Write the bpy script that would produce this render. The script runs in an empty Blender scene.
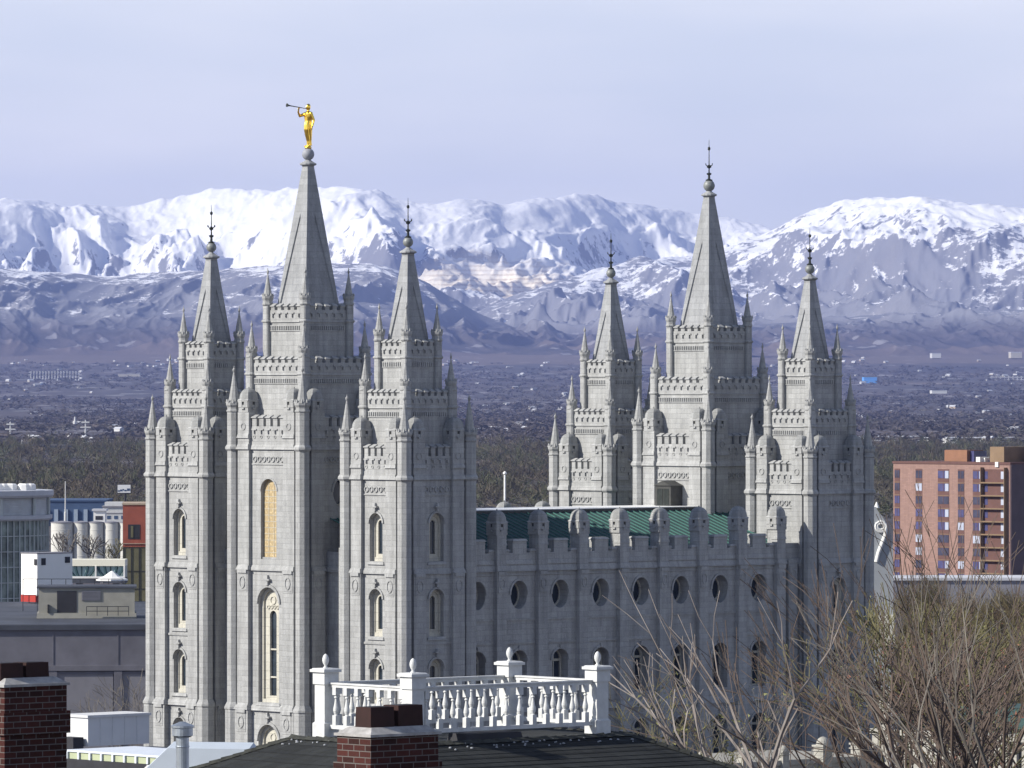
import bpy, bmesh, math, random
import numpy as np
from mathutils import Vector, Matrix
C = bpy.context.scene
COL = C.collection
R = math.radians
random.seed(7)
F = 6174.6; HZ = 391.8; CAMZ = 41.93
# ------------------------------------------------------------------ camera
cam = bpy.data.cameras.new('camera'); co = bpy.data.objects.new('camera', cam); COL.objects.link(co)
co.location = (0, 0, CAMZ); co.rotation_euler = (R(90), 0, 0)
cam.sensor_width = 36; cam.lens = F*36/1024; cam.shift_y = (HZ-384)/1024
cam.clip_start = 1; cam.clip_end = 120000
C.camera = co
# ------------------------------------------------------------------ sky and sun
SUN_EL = 32
sx, sy = -0.948, -0.319
sdir = Vector((sx*math.cos(R(SUN_EL)), sy*math.cos(R(SUN_EL)), math.sin(R(SUN_EL))))
w = bpy.data.worlds.new('World'); C.world = w; w.use_nodes = True
nt = w.node_tree; bg = nt.nodes['Background']
sky = nt.nodes.new('ShaderNodeTexSky'); sky.sky_type = 'NISHITA'; sky.sun_disc = False
sky.sun_elevation = R(SUN_EL); sky.sun_rotation = math.atan2(sx, sy)
sky.altitude = 1300; sky.air_density = 1.0; sky.dust_density = 0.6; sky.ozone_density = 4.5
# thin high overcast veil, thicker towards the horizon
wtc = nt.nodes.new('ShaderNodeTexCoord'); wsp = nt.nodes.new('ShaderNodeSeparateXYZ'); nt.links.new(wtc.outputs['Generated'], wsp.inputs[0])
wmp = nt.nodes.new('ShaderNodeMapping'); nt.links.new(wtc.outputs['Generated'], wmp.inputs[0]); wmp.inputs['Scale'].default_value = (1, 1, 5)
wno = nt.nodes.new('ShaderNodeTexNoise'); nt.links.new(wmp.outputs[0], wno.inputs['Vector']); wno.inputs['Scale'].default_value = 6; wno.inputs['Detail'].default_value = 5
wmr = nt.nodes.new('ShaderNodeMapRange'); nt.links.new(wsp.outputs[2], wmr.inputs[0])
wmr.inputs[1].default_value = 0.0; wmr.inputs[2].default_value = .3; wmr.inputs[3].default_value = .70; wmr.inputs[4].default_value = -.15
wad = nt.nodes.new('ShaderNodeMath'); wad.operation = 'MULTIPLY_ADD'; nt.links.new(wno.outputs[0], wad.inputs[0]); wad.inputs[1].default_value = .5; nt.links.new(wmr.outputs[0], wad.inputs[2])
wmx = nt.nodes.new('ShaderNodeMix'); wmx.data_type = 'RGBA'; nt.links.new(wad.outputs[0], wmx.inputs[0])
nt.links.new(sky.outputs[0], wmx.inputs[6]); wcr = nt.nodes.new('ShaderNodeValToRGB'); nt.links.new(wno.outputs[0], wcr.inputs[0])
wcr.color_ramp.elements[0].position = .38; wcr.color_ramp.elements[0].color = (9.2, 9.25, 9.75, 1)
wcr.color_ramp.elements[1].position = .66; wcr.color_ramp.elements[1].color = (10.6, 10.4, 10.4, 1)
nt.links.new(wcr.outputs[0], wmx.inputs[7])
nt.links.new(wmx.outputs[2], bg.inputs[0]); bg.inputs[1].default_value = 0.074
sl = bpy.data.lights.new('sun', 'SUN'); sl.energy = 4.25; sl.angle = R(0.53); sl.color = (1, .95, .86)
so = bpy.data.objects.new('sun', sl); COL.objects.link(so)
so.rotation_euler = sdir.to_track_quat('Z', 'Y').to_euler()
C.view_settings.view_transform = 'Standard'; C.view_settings.look = 'None'
C.view_settings.exposure = 0.66; C.view_settings.gamma = 1
C.cycles.volume_step_rate = 1; C.cycles.volume_max_steps = 64; C.cycles.max_bounces = 5
HAZE = 2.5e-5

# ------------------------------------------------------------------ helpers
def px(x, Y): return (x-512)*Y/F
def pz(y, Y): return CAMZ-(y-HZ)*Y/F
class MB:
    def __init__(s): s.v = []; s.f = []; s.m = []
    def add(s, vs, fs, m=0):
        o = len(s.v); s.v.extend(vs)
        for f in fs: s.f.append([i+o for i in f]); s.m.append(m)
    def quad(s, a, b, c, d, m=0): s.add([a, b, c, d], [(0, 1, 2, 3)], m)
    def fbox(s, x0, x1, y0, y1, z0, z1, t=0, m=0, b=0):
        # box whose top is drawn in by t and bottom by b on every side
        vs = [(x0+b, y0+b, z0), (x1-b, y0+b, z0), (x1-b, y1-b, z0), (x0+b, y1-b, z0),
              (x0+t, y0+t, z1), (x1-t, y0+t, z1), (x1-t, y1-t, z1), (x0+t, y1-t, z1)]
        s.add(vs, [(3, 2, 1, 0), (4, 5, 6, 7), (0, 1, 5, 4), (1, 2, 6, 5), (2, 3, 7, 6), (3, 0, 4, 7)], m)
    box = fbox
    def stack(s, rings, m=0, cap=True):
        n = len(rings[0]); vs = [p for r in rings for p in r]; fs = []
        for k in range(len(rings)-1):
            for i in range(n):
                j = (i+1) % n; fs.append((k*n+i, k*n+j, (k+1)*n+j, (k+1)*n+i))
        if cap: fs += [tuple(range(n))[::-1], tuple(range((len(rings)-1)*n, len(rings)*n))]
        s.add(vs, fs, m)
    def lathe(s, cx, cy, prof, n=12, m=0, rot=0.0):
        s.stack([[(cx+r*math.cos(2*math.pi*i/n+rot), cy+r*math.sin(2*math.pi*i/n+rot), z) for i in range(n)] for r, z in prof], m)
    def octo(s, cx, cy, prof, ch=.3, m=0):
        # square with chamfered corners; prof = (half width, z)
        rs = []
        for h, z in prof:
            c = h*ch*2; p = [(h, -h+c), (h, h-c), (h-c, h), (-h+c, h), (-h, h-c), (-h, -h+c), (-h+c, -h), (h-c, -h)]
            rs.append([(cx+a, cy+b, z) for a, b in p])
        s.stack(rs, m)
    def tube(s, p, q, r0, r1, n=4, m=0):
        p = Vector(p); q = Vector(q); d = q-p
        if d.length < 1e-6: return
        a = d.orthogonal().normalized(); b = d.cross(a).normalized(); rs = []
        for c, r in ((p, r0), (q, r1)):
            rs.append([tuple(c+(a*math.cos(6.28319*i/n)+b*math.sin(6.28319*i/n))*r) for i in range(n)])
        s.stack(rs, m, cap=(n > 4))
    def build(s, name, mats, parent=None, loc=(0, 0, 0), rz=0, smooth=False, label=None):
        me = bpy.data.meshes.new(name); me.from_pydata([tuple(p) for p in s.v], [], s.f)
        if not isinstance(mats, (list, tuple)): mats = [mats]
        for m in mats: me.materials.append(m)
        if len(mats) > 1: me.polygons.foreach_set('material_index', s.m)
        if smooth: me.polygons.foreach_set('use_smooth', [True]*len(s.f))
        me.update()
        o = bpy.data.objects.new(name, me); COL.objects.link(o)
        o.location = loc; o.rotation_euler = (0, 0, rz)
        if parent: o.parent = parent
        if label: o['label'] = label
        return o
def tag(o, label, cat, group=None, kind=None):
    o['label'] = label; o['category'] = cat
    if group: o['group'] = group
    if kind: o['kind'] = kind
    return o
def struct(o): o['kind'] = 'structure'; return o
def empty(name, loc=(0, 0, 0), rz=0):
    o = bpy.data.objects.new(name, None); COL.objects.link(o); o.location = loc; o.rotation_euler = (0, 0, rz); return o
def inst(o, loc, parent=None, rz=None, name=None, sc=None):
    c = o.copy(); COL.objects.link(c); c.location = loc
    if parent: c.parent = parent
    if rz is not None: c.rotation_euler = (0, 0, rz)
    if sc: c.scale = sc
    return c
def copy_tree(o, parent=None):
    c = o.copy(); COL.objects.link(c); c.parent = parent
    for ch in list(o.children): copy_tree(ch, c)
    return c

# ------------------------------------------------------------------ materials
def newmat(name, rough=.8, metal=0.0):
    m = bpy.data.materials.new(name); m.use_nodes = True
    b = m.node_tree.nodes['Principled BSDF']; b.inputs['Roughness'].default_value = rough
    b.inputs['Metallic'].default_value = metal
    b.inputs['Specular IOR Level'].default_value = .3
    return m, m.node_tree, b
def N(nt, t, **k):
    n = nt.nodes.new(t)
    for a, v in k.items(): setattr(n, a, v)
    return n
def noise(nt, vec, scale, detail=4, rough=.6):
    n = N(nt, 'ShaderNodeTexNoise'); n.inputs['Scale'].default_value = scale
    n.inputs['Detail'].default_value = detail; n.inputs['Roughness'].default_value = rough
    nt.links.new(vec, n.inputs['Vector']); return n.outputs['Fac']
def ramp(nt, fac, pts):
    n = N(nt, 'ShaderNodeValToRGB'); e = n.color_ramp.elements
    while len(e) < len(pts): e.new(.5)
    for i, (p, c) in enumerate(pts):
        e[i].position = p; e[i].color = tuple(c)+(1,) if len(c) == 3 else c
    nt.links.new(fac, n.inputs['Fac']); return n.outputs['Color']
def mixc(nt, f, a, b, mode='MIX'):
    n = N(nt, 'ShaderNodeMix', data_type='RGBA', blend_type=mode)
    for i, v in ((0, f), (6, a), (7, b)):
        if hasattr(v, 'links'): nt.links.new(v, n.inputs[i])
        else: n.inputs[i].default_value = v if i == 0 else tuple(v)+(1,)
    return n.outputs[2]
def maths(nt, op, a, b=None, c=None, clamp=False):
    n = N(nt, 'ShaderNodeMath', operation=op, use_clamp=clamp)
    for i, v in enumerate((a, b, c)):
        if v is None: continue
        if hasattr(v, 'links'): nt.links.new(v, n.inputs[i])
        else: n.inputs[i].default_value = v
    return n.outputs[0]
def plain(name, c, var=.12, scale=1.5, rough=.75, metal=0.0):
    m, nt, b = newmat(name, rough, metal)
    tc = N(nt, 'ShaderNodeTexCoord').outputs['Object']
    f = noise(nt, tc, scale, 5)
    col = ramp(nt, f, [(.3, tuple(x*(1-var) for x in c)), (.7, tuple(min(1, x*(1+var)) for x in c))])
    nt.links.new(col, b.inputs['Base Color']); return m
def stone(name, c, bw=1.1, bh=.48, mortar=.88, var=.07, streak=.22, speck=True, mcol=None, msize=None):
    m, nt, b = newmat(name, .85)
    tc = N(nt, 'ShaderNodeTexCoord').outputs['Object']
    sp = N(nt, 'ShaderNodeSeparateXYZ'); nt.links.new(tc, sp.inputs[0])
    s = maths(nt, 'ADD', sp.outputs[0], sp.outputs[1])
    cb = N(nt, 'ShaderNodeCombineXYZ'); nt.links.new(s, cb.inputs[0]); nt.links.new(sp.outputs[2], cb.inputs[1])
    br = N(nt, 'ShaderNodeTexBrick'); nt.links.new(cb.outputs[0], br.inputs['Vector'])
    br.inputs['Scale'].default_value = 1; br.inputs['Brick Width'].default_value = bw; br.inputs['Row Height'].default_value = bh
    br.inputs['Mortar Size'].default_value = .03*min(1, bh*2); br.inputs['Mortar Smooth'].default_value = .3
    br.inputs['Color1'].default_value = tuple(x*(1-var) for x in c)+(1,)
    br.inputs['Color2'].default_value = tuple(x*(1+var) for x in c)+(1,)
    br.inputs['Mortar'].default_value = (mcol or tuple(x*mortar for x in c))+(1,)
    if msize: br.inputs['Mortar Size'].default_value = msize
    mp = N(nt, 'ShaderNodeMapping'); nt.links.new(tc, mp.inputs[0]); mp.inputs['Scale'].default_value = (1, 1, .12)
    st = ramp(nt, noise(nt, mp.outputs[0], 1.3, 6, .7), [(.3, (1-streak,)*3), (.65, (1.06,)*3)])
    col = mixc(nt, 1.0, br.outputs['Color'], st, 'MULTIPLY')
    if speck:
        g = ramp(nt, noise(nt, tc, 9, 3, .8), [(.3, (.80, .80, .82)), (.7, (1.1, 1.1, 1.08))])
        col = mixc(nt, 1.0, col, g, 'MULTIPLY')
    nt.links.new(col, b.inputs['Base Color'])
    bp = N(nt, 'ShaderNodeBump'); bp.inputs['Strength'].default_value = .5; bp.inputs['Distance'].default_value = .04
    nt.links.new(maths(nt, 'SUBTRACT', noise(nt, tc, 6, 4), br.outputs['Fac']), bp.inputs['Height']); nt.links.new(bp.outputs[0], b.inputs['Normal'])
    return m
GRAN = stone('granite', (.385, .388, .382), var=.075, streak=.32)
SPIRE = stone('spire_granite', (.33, .337, .345), bh=.6, streak=.3)
DOME = stone('dome_granite', (.33, .335, .33), bh=.6, mortar=.8, streak=.4)
TRIM = stone('frame_stone', (.52, .50, .43), bw=1.4, bh=.8, mortar=.8, var=.05)
BRON = plain('dark_bronze', (.035, .04, .035), .3, 3, .45, .6)
PATINA = plain('grey_ball_metal', (.21, .22, .215), .25, 4, .5, .2)
LEAD = plain('grey_ball_stone', (.27, .28, .31), .12, 4, .6)
GLASS = plain('window_glass', (.025, .034, .045), .4, 1.2, .12)
DOORM = plain('dark_hatch_metal', (.05, .05, .045), .3, 2, .5)
WHITE = plain('white_paint', (.80, .80, .79), .05, 3, .5)
def gold():
    m, nt, b = newmat('gold_leaf', .28, 1.0); b.inputs['Base Color'].default_value = (.95, .62, .10, 1)
    return m
GOLD = gold()
def goldglass():
    m, nt, b = newmat('amber_lattice_window', .45)
    tc = N(nt, 'ShaderNodeTexCoord').outputs['Object']
    v = N(nt, 'ShaderNodeTexVoronoi'); v.inputs['Scale'].default_value = 4.5; nt.links.new(tc, v.inputs['Vector'])
    col = ramp(nt, v.outputs['Distance'], [(.0, (.85, .72, .42)), (.2, (.50, .39, .22)), (.6, (.38, .29, .16))])
    nt.links.new(col, b.inputs['Base Color']); return m
AMBER = goldglass()
def greenroof():
    m, nt, b = newmat('green_standing_seam_roof', .75)
    tc = N(nt, 'ShaderNodeTexCoord').outputs['Object']
    col = ramp(nt, noise(nt, tc, .6, 6, .7), [(.3, (.024, .052, .047)), (.7, (.055, .098, .088))])
    nt.links.new(col, b.inputs['Base Color']); return m
GREEN = greenroof()

# ------------------------------------------------------------------ numpy noise for terrain
rng = np.random.RandomState(11)
PERM = rng.permutation(512); GR = rng.rand(512, 2)*2-1
GR /= np.linalg.norm(GR, axis=1)[:, None]
def pnoise(x, y):
    xi = np.floor(x).astype(int); yi = np.floor(y).astype(int); xf = x-xi; yf = y-yi
    u = xf*xf*xf*(xf*(xf*6-15)+10); v = yf*yf*yf*(yf*(yf*6-15)+10)
    def g(ix, iy, dx, dy):
        h = PERM[(PERM[ix & 511]+iy) & 511]; return GR[h, 0]*dx+GR[h, 1]*dy
    a = g(xi, yi, xf, yf); b = g(xi+1, yi, xf-1, yf); c = g(xi, yi+1, xf, yf-1); d = g(xi+1, yi+1, xf-1, yf-1)
    return (a+(b-a)*u)+((c+(d-c)*u)-(a+(b-a)*u))*v
def ridged(x, y, oct=6, g=.52):
    t = 0; a = 1.0; n = 0; wgt = 1.0
    for k in range(oct):
        r = 1-np.abs(pnoise(x+k*17.3, y-k*9.1))*1.9; r = np.clip(r, 0, 1)**2*wgt
        t = t+r*a; n += a; wgt = np.clip(r*1.6, 0.15, 1); a *= g; x = x*2.03; y = y*2.03
    return t/n
def fbm(x, y, oct=5):
    t = 0; a = 1.0
    for k in range(oct): t = t+pnoise(x+k*5.2, y+k*1.3)*a; a *= .5; x = x*2.1; y = y*2.1
    return t
# plain rising slowly to the west, hill falling from the camera
GY = [0, 480, 8000, 12000, 16000, 19000, 22000, 60000]
GZ = [0, 0, 1, 26, 84, 155, 170, 170]
def ground_z(X, Y):
    z = np.interp(Y, GY, GZ)
    hill = np.clip(39.5-.083*Y, 0, 60)
    hill = np.where(Y < 0, 39.5, hill)
    return z+hill
def sp(a, b, t): t = np.clip((t-a)/(b-a), 0, 1); return t*t*(3-2*t)
SKY_L = [(-600, 215), (-300, 200), (-100, 208), (0, 205), (30, 201), (60, 207), (95, 203), (130, 207), (175, 196), (215, 188), (235, 187), (260, 190), (295, 190), (330, 187), (380, 193), (410, 206), (440, 210), (460, 204), (480, 205), (505, 210), (540, 203), (580, 196), (600, 199), (650, 207), (690, 214), (730, 217), (770, 231), (830, 262), (1000, 290), (1600, 300)]
SKY_R = [(-600, 330), (420, 330), (480, 316), (510, 300), (560, 278), (600, 268), (650, 262), (700, 258), (740, 245), (770, 233), (800, 217), (830, 208), (850, 203), (880, 198), (920, 198), (960, 205), (1024, 214), (1150, 205), (1300, 220), (1600, 210)]
SKY_F = [(-600, 280), (-200, 270), (0, 268), (50, 272), (100, 276), (150, 272), (200, 270), (250, 266), (300, 263), (350, 262), (385, 266), (420, 280), (450, 298), (478, 314), (520, 330), (600, 335), (760, 325), (900, 312), (1024, 308), (1600, 300)]
def prof(tab, P): return np.interp(P, [a for a, b in tab], [b for a, b in tab])
def smooth_tab(tab):
    xs = np.arange(-700, 1800, 4.0); v = np.interp(xs, [a for a, b in tab], [b-(5 if tab is not SKY_F else 0) for a, b in tab])
    k = np.exp(-np.linspace(-2, 2, 9)**2); k /= k.sum(); return xs, np.convolve(np.pad(v, 4, mode='edge'), k, 'valid')
SL, SR, SF = smooth_tab(SKY_L), smooth_tab(SKY_R), smooth_tab(SKY_F)
def mountain_z(X, Y):
    P = 512+F*X/Y
    base = ground_z(X, Y)
    wx = X+220*fbm(X/1900, Y/2600, 4); wy = Y+500*fbm(X/1900+9, Y/2300, 3)
    r1 = ridged(wx/1050+3.1+wy/5200, wy/2900+1.7, 7, .5)
    r2 = ridged(wx/900+7.7+wy/2700, wy/3300+4.2, 7, .5)
    gul = ridged(wx/170+1.2, wy/1300+8.8, 5, .5)
    big = fbm(wx/2600+4, wy/3300+2, 3)
    small = fbm(wx/260, wy/260, 4); crest = 26*fbm(wx/420+3, wy/900, 5)+14*fbm(wx/120, wy/300+7, 3); r4 = ridged(wx/360+5.5-wy/1900, wy/800+2.2, 6, .55)
    def rng_(S, yc, fr, bk, r, amp, pw, kmin, gamp):
        top = CAMZ-(np.interp(P+9*big, S[0], S[1])-HZ)*yc/F - base + crest*(amp > .2)
        d = np.where(Y < yc, (yc-Y)/fr, (Y-yc)/bk)
        s_ = np.clip(1-np.abs(d), 0, 1)**pw
        keep = sp(0, .40, np.abs(d))*(1-kmin)+kmin
        return top*s_*(1-amp*keep*(1-r)*1.3)+(gamp*(gul-.5)+8*small)*np.sqrt(s_)*keep+(150*(r4-.55) if amp > .2 else 0)*s_*sp(0, .25, np.abs(d))
    yl = 30000+900*np.sin(P/90.); yr = 26500+700*np.sin(P/110.+1); yf = 22300+400*np.sin(P/70.)
    pitv = sp(380, 470, P)*(1-sp(760, 860, P)); r1 = r1+(.88-r1)*.75*sp(400, 450, P)*(1-sp(560, 660, P)); a = rng_(SL, yl, 7600-2600*pitv, 5000, r1, .72, .95, .05, 26)
    b = rng_(SR, yr, 6800, 2500, r2, .70, 1.0, .04, 26)
    c = rng_(SF, yf, 3600, 2200, np.clip(gul*.5+.5, 0, 1), .12, .9, .1, 58)
    return base+np.maximum(np.maximum(a, b), np.maximum(c, 0))
def grid_mesh(name, mat, U, Ys, zf, smooth=True):
    # fan-shaped survey grid: U = direction tangent, Ys = distances
    A, B = np.meshgrid(np.array(U), np.array(Ys)); X = A*np.maximum(np.abs(B), 400); Y = B
    Z = zf(X, np.maximum(Y, 1.0) if zf is mountain_z else Y)
    nv = len(U); nr = len(Ys)
    co_ = np.stack([X, Y, Z], -1).reshape(-1, 3)
    i = np.arange((nr-1)*nv).reshape(nr-1, nv)[:, :-1].ravel()
    q = np.stack([i, i+1, i+nv+1, i+nv], -1)
    me = bpy.data.meshes.new(name); me.vertices.add(len(co_)); me.vertices.foreach_set('co', co_.ravel())
    me.loops.add(len(q)*4); me.loops.foreach_set('vertex_index', q.ravel().astype(np.int32))
    me.polygons.add(len(q)); me.polygons.foreach_set('loop_start', np.arange(0, len(q)*4, 4, dtype=np.int32))
    me.polygons.foreach_set('use_smooth', np.ones(len(q), bool)) if smooth else None
    me.update(calc_edges=True); me.materials.append(mat)
    o = bpy.data.objects.new(name, me); COL.objects.link(o); return o
def ground_colour(nt, g):
    mp = N(nt, 'ShaderNodeMapping'); nt.links.new(g, mp.inputs[0]); mp.inputs['Scale'].default_value = (1, .35, 0)
    n1 = noise(nt, mp.outputs[0], .0011, 8, .62); n2 = noise(nt, mp.outputs[0], .012, 6, .7)
    c1 = ramp(nt, n1, [(.32, (.045, .042, .050)), (.45, (.080, .068, .066)), (.55, (.060, .056, .058)), (.68, (.14, .11, .09))])  # plain kept dark so its colour carries the cloud shadow
    c2 = ramp(nt, n2, [(.4, (.7, .7, .72)), (.62, (1.25, 1.2, 1.2))])
    col = mixc(nt, 1.0, c1, c2, 'MULTIPLY')
    # lots, yards and roads: small cells, a few of them pale
    v = N(nt, 'ShaderNodeTexVoronoi'); nt.links.new(mp.outputs[0], v.inputs['Vector']); v.inputs['Scale'].default_value = .03
    sv = N(nt, 'ShaderNodeSeparateColor'); nt.links.new(v.outputs['Color'], sv.inputs[0])
    lot = maths(nt, 'MULTIPLY', maths(nt, 'GREATER_THAN', sv.outputs[0], .90), maths(nt, 'GREATER_THAN', n1, .44))
    col = mixc(nt, maths(nt, 'MULTIPLY', lot, .5), col, (.34, .33, .35))
    # a band of bare brown fields in front of the foothills
    s = N(nt, 'ShaderNodeSeparateXYZ'); nt.links.new(g, s.inputs[0])
    fb = ramp(nt, maths(nt, 'MULTIPLY_ADD', n1, 4000, s.outputs[1]), [(0, (0,)*3), (1, (1,)*3)])
    band = maths(nt, 'COMPARE', maths(nt, 'MULTIPLY_ADD', n1, 3000, s.outputs[1]), 19800, 800)
    return mixc(nt, maths(nt, 'MULTIPLY', band, .7), col, (.14, .108, .092))
def ground_mat():
    m, nt, b = newmat('valley_floor', .95)
    nt.links.new(ground_colour(nt, N(nt, 'ShaderNodeNewGeometry').outputs['Position']), b.inputs['Base Color']); return m
def mountain_mat():
    m, nt, b = newmat('snowy_mountain', .9)
    ge = N(nt, 'ShaderNodeNewGeometry'); g = ge.outputs['Position']
    s = N(nt, 'ShaderNodeSeparateXYZ'); nt.links.new(g, s.inputs[0])
    sn = N(nt, 'ShaderNodeSeparateXYZ'); nt.links.new(ge.outputs['Normal'], sn.inputs[0])
    big = noise(nt, g, .0008, 5, .6); mid = noise(nt, g, .004, 7, .72); fine = noise(nt, g, .02, 6, .8)
    rock = ramp(nt, mid, [(.35, (.055, .058, .078)), (.55, (.078, .076, .090)), (.72, (.115, .10, .095))])  # bluish rock tones paint cloud shade onto the foothills
    mpg = N(nt, 'ShaderNodeMapping'); nt.links.new(g, mpg.inputs[0]); mpg.inputs['Scale'].default_value = (1, .16, .5); mpg.inputs['Rotation'].default_value = (0, 0, .25)
    streak = noise(nt, mpg.outputs[0], .016, 5, .7)
    h = maths(nt, 'MULTIPLY_ADD', s.outputs[2], 1/420., -.98)
    near = maths(nt, 'LESS_THAN', maths(nt, 'MULTIPLY_ADD', big, 600, s.outputs[1]), 27900)     # the nearer range holds less snow
    t = maths(nt, 'ADD', h, maths(nt, 'MULTIPLY', near, -.42))
    t = maths(nt, 'ADD', t, maths(nt, 'MULTIPLY_ADD', big, 1.4, -.70))
    t = maths(nt, 'ADD', t, maths(nt, 'MULTIPLY_ADD', mid, 4.0, -2.04))
    t = maths(nt, 'ADD', t, maths(nt, 'MULTIPLY_ADD', fine, 3.6, -1.8))
    t = maths(nt, 'ADD', t, maths(nt, 'MULTIPLY_ADD', streak, 2.2, -1.1))
    t = maths(nt, 'ADD', t, maths(nt, 'MULTIPLY_ADD', sn.outputs[2], 2.4, -2.0))
    t = maths(nt, 'ADD', t, maths(nt, 'MULTIPLY_ADD', near, -.30, .30))
    t = maths(nt, 'MINIMUM', t, 1.0)
    cov = ramp(nt, t, [(.0, (.16,)*3), (.06, (.36,)*3), (.16, (.66,)*3), (.24, (.97,)*3)])
    low = maths(nt, 'MULTIPLY_ADD', s.outputs[2], 1/90., -215/90., clamp=True)     # no snow at the foot
    # faint level lines of old lake benches and pit roads
    wv = maths(nt, 'SINE', maths(nt, 'MULTIPLY', s.outputs[2], .29))
    far = maths(nt, 'GREATER_THAN', s.outputs[1], 26600)
    pitx = maths(nt, 'MULTIPLY_ADD', maths(nt, 'ABSOLUTE', maths(nt, 'ADD', maths(nt, 'MULTIPLY_ADD', mid, 500, -170), s.outputs[0])), -1/170., 2.2, clamp=True)
    pitz = maths(nt, 'MULTIPLY_ADD', maths(nt, 'MULTIPLY_ADD', mid, 300, s.outputs[2]), -1/130., 6.4, clamp=True)
    inpit = maths(nt, 'MULTIPLY', maths(nt, 'MULTIPLY', pitx, pitz), far)
    pit = maths(nt, 'MULTIPLY', inpit, maths(nt, 'GREATER_THAN', maths(nt, 'ADD', wv, maths(nt, 'MULTIPLY_ADD', fine, 9, -4.6)), .35))
    col = mixc(nt, maths(nt, 'MULTIPLY', maths(nt, 'MAXIMUM', cov, maths(nt, 'MULTIPLY', inpit, .9)), low), rock, (.90, .90, .905))
    col = mixc(nt, maths(nt, 'MULTIPLY', inpit, .6), col, (.95, .80, .54))  # golden tint paints warm sunlight onto the pit slope
    col = mixc(nt, maths(nt, 'MULTIPLY', pit, .6), col, (.40, .30, .18))
    col = mixc(nt, low, ground_colour(nt, g), col)
    nt.links.new(col, b.inputs['Base Color'])
    bp = N(nt, 'ShaderNodeBump'); bp.inputs['Strength'].default_value = .35; bp.inputs['Distance'].default_value = 14
    nt.links.new(maths(nt, 'ADD', fine, mid), bp.inputs['Height']); nt.links.new(bp.outputs[0], b.inputs['Normal'])
    return m
Us = np.linspace(-.60, .60, 260)
gy = np.concatenate([np.linspace(-900, 500, 30), np.linspace(540, 3000, 40), np.linspace(3200, 22500, 120)])
ground = struct(grid_mesh('ground', ground_mat(), Us, gy, ground_z))
Um = np.concatenate([np.linspace(-.30, -.105, 120)[:-1], np.linspace(-.105, .105, 1000), np.linspace(.105, .30, 120)[1:]])
my = np.concatenate([np.linspace(18600, 24500, 300), np.linspace(24520, 31200, 330), np.linspace(31300, 35000, 16)])
mts = struct(grid_mesh('mountains', mountain_mat(), Um, my, lambda X, Y: mountain_z(X, Y)+np.where(Y < 19000, -3+(Y-18600)/400*3.2, .2)))
# haze
hz = MB(); hz.box(-14000, 14000, -1200, 37000, -1.5, 1300)
hm = bpy.data.materials.new('haze'); hm.use_nodes = True
hn = hm.node_tree; hn.nodes.remove(hn.nodes['Principled BSDF'])
pv = hn.nodes.new('ShaderNodeVolumePrincipled'); pv.inputs['Color'].default_value = (.37, .48, 1, 1)
pv.inputs['Density'].default_value = HAZE; pv.inputs['Anisotropy'].default_value = .1
hn.links.new(pv.outputs[0], hn.nodes['Material Output'].inputs['Volume'])
ho = hz.build('haze', hm); ho['kind'] = 'stuff'; ho['label'] = 'pale blue air haze over the valley'; ho['category'] = 'haze'

# ================================================================== TEMPLE
A = .743; X0, Y0 = -9.491, 541.763; CA, SA = math.cos(A), math.sin(A)
L1, L2 = 59.521, 36.1
temple = empty('temple', (X0, Y0, 0), A)
tag(temple, 'grey granite temple with six pointed towers and a green ridged roof', 'temple')
def faces(wd):
    return [lambda s, d, z: (s, d, z), lambda s, d, z: (d, s, z),
            lambda s, d, z: (s, wd-d, z), lambda s, d, z: (wd-d, s, z)]
def fr_box(mb, T, s0, s1, d0, d1, z0, z1, m=0, out=0, top=None):
    # box in face coordinates; top = (ds, dd) drawn-in for sloped top on front and sides
    t = top or 0
    P = [T(s0, d0, z0), T(s1, d0, z0), T(s1, d1, z0), T(s0, d1, z0), T(s0+t, d0+t, z1), T(s1-t, d0+t, z1), T(s1-t, d1, z1), T(s0+t, d1, z1)]
    mb.add(P, [(3, 2, 1, 0), (4, 5, 6, 7), (0, 1, 5, 4), (1, 2, 6, 5), (2, 3, 7, 6), (3, 0, 4, 7)], m)
def outline(kind, c, hw, z0, z1, n=12):
    # arch: z0 sill, z1 crown (round); oval: z0..z1
    if kind == 'arch':
        zs = z1-hw; lo = [(c-hw, z0)]
        arc = [(c-hw*math.cos(math.pi*i/n), zs+hw*math.sin(math.pi*i/n)) for i in range(n+1)]
        return arc, [(c-hw, z0), (c+hw, z0)]
    zc = (z0+z1)/2; rz_ = (z1-z0)/2
    arc = [(c-hw*math.cos(math.pi*i/n), zc+rz_*math.sin(math.pi*i/n)) for i in range(n+1)]
    lo = [(c-hw*math.cos(math.pi*i/n), zc-rz_*math.sin(math.pi*i/n)) for i in range(n+1)]
    return arc, lo
def wall_holes(mb, T, s0, s1, z0, z1, d, holes, m=0):
    # wall sheet with openings one above the other
    q = lambda a, b, c, e: mb.quad(T(a[0], d, a[1]), T(b[0], d, b[1]), T(c[0], d, c[1]), T(e[0], d, e[1]), m)
    z = z0
    for kind, c, hw, za, zb in sorted(holes, key=lambda h: h[3]):
        q((s0, z), (s1, z), (s1, za), (s0, za))
        arc, lo = outline(kind, c, hw, za, zb)
        q((s0, za), (c-hw, za), (c-hw, zb), (s0, zb)); q((c+hw, za), (s1, za), (s1, zb), (c+hw, zb))
        for i in range(len(arc)-1): q(arc[i], arc[i+1], (arc[i+1][0], zb), (arc[i][0], zb))
        if kind == 'oval':
            for i in range(len(lo)-1): q((lo[i][0], za), (lo[i+1][0], za), lo[i+1], lo[i])
        z = zb
    q((s0, z), (s1, z), (s1, z1), (s0, z1))
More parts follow.
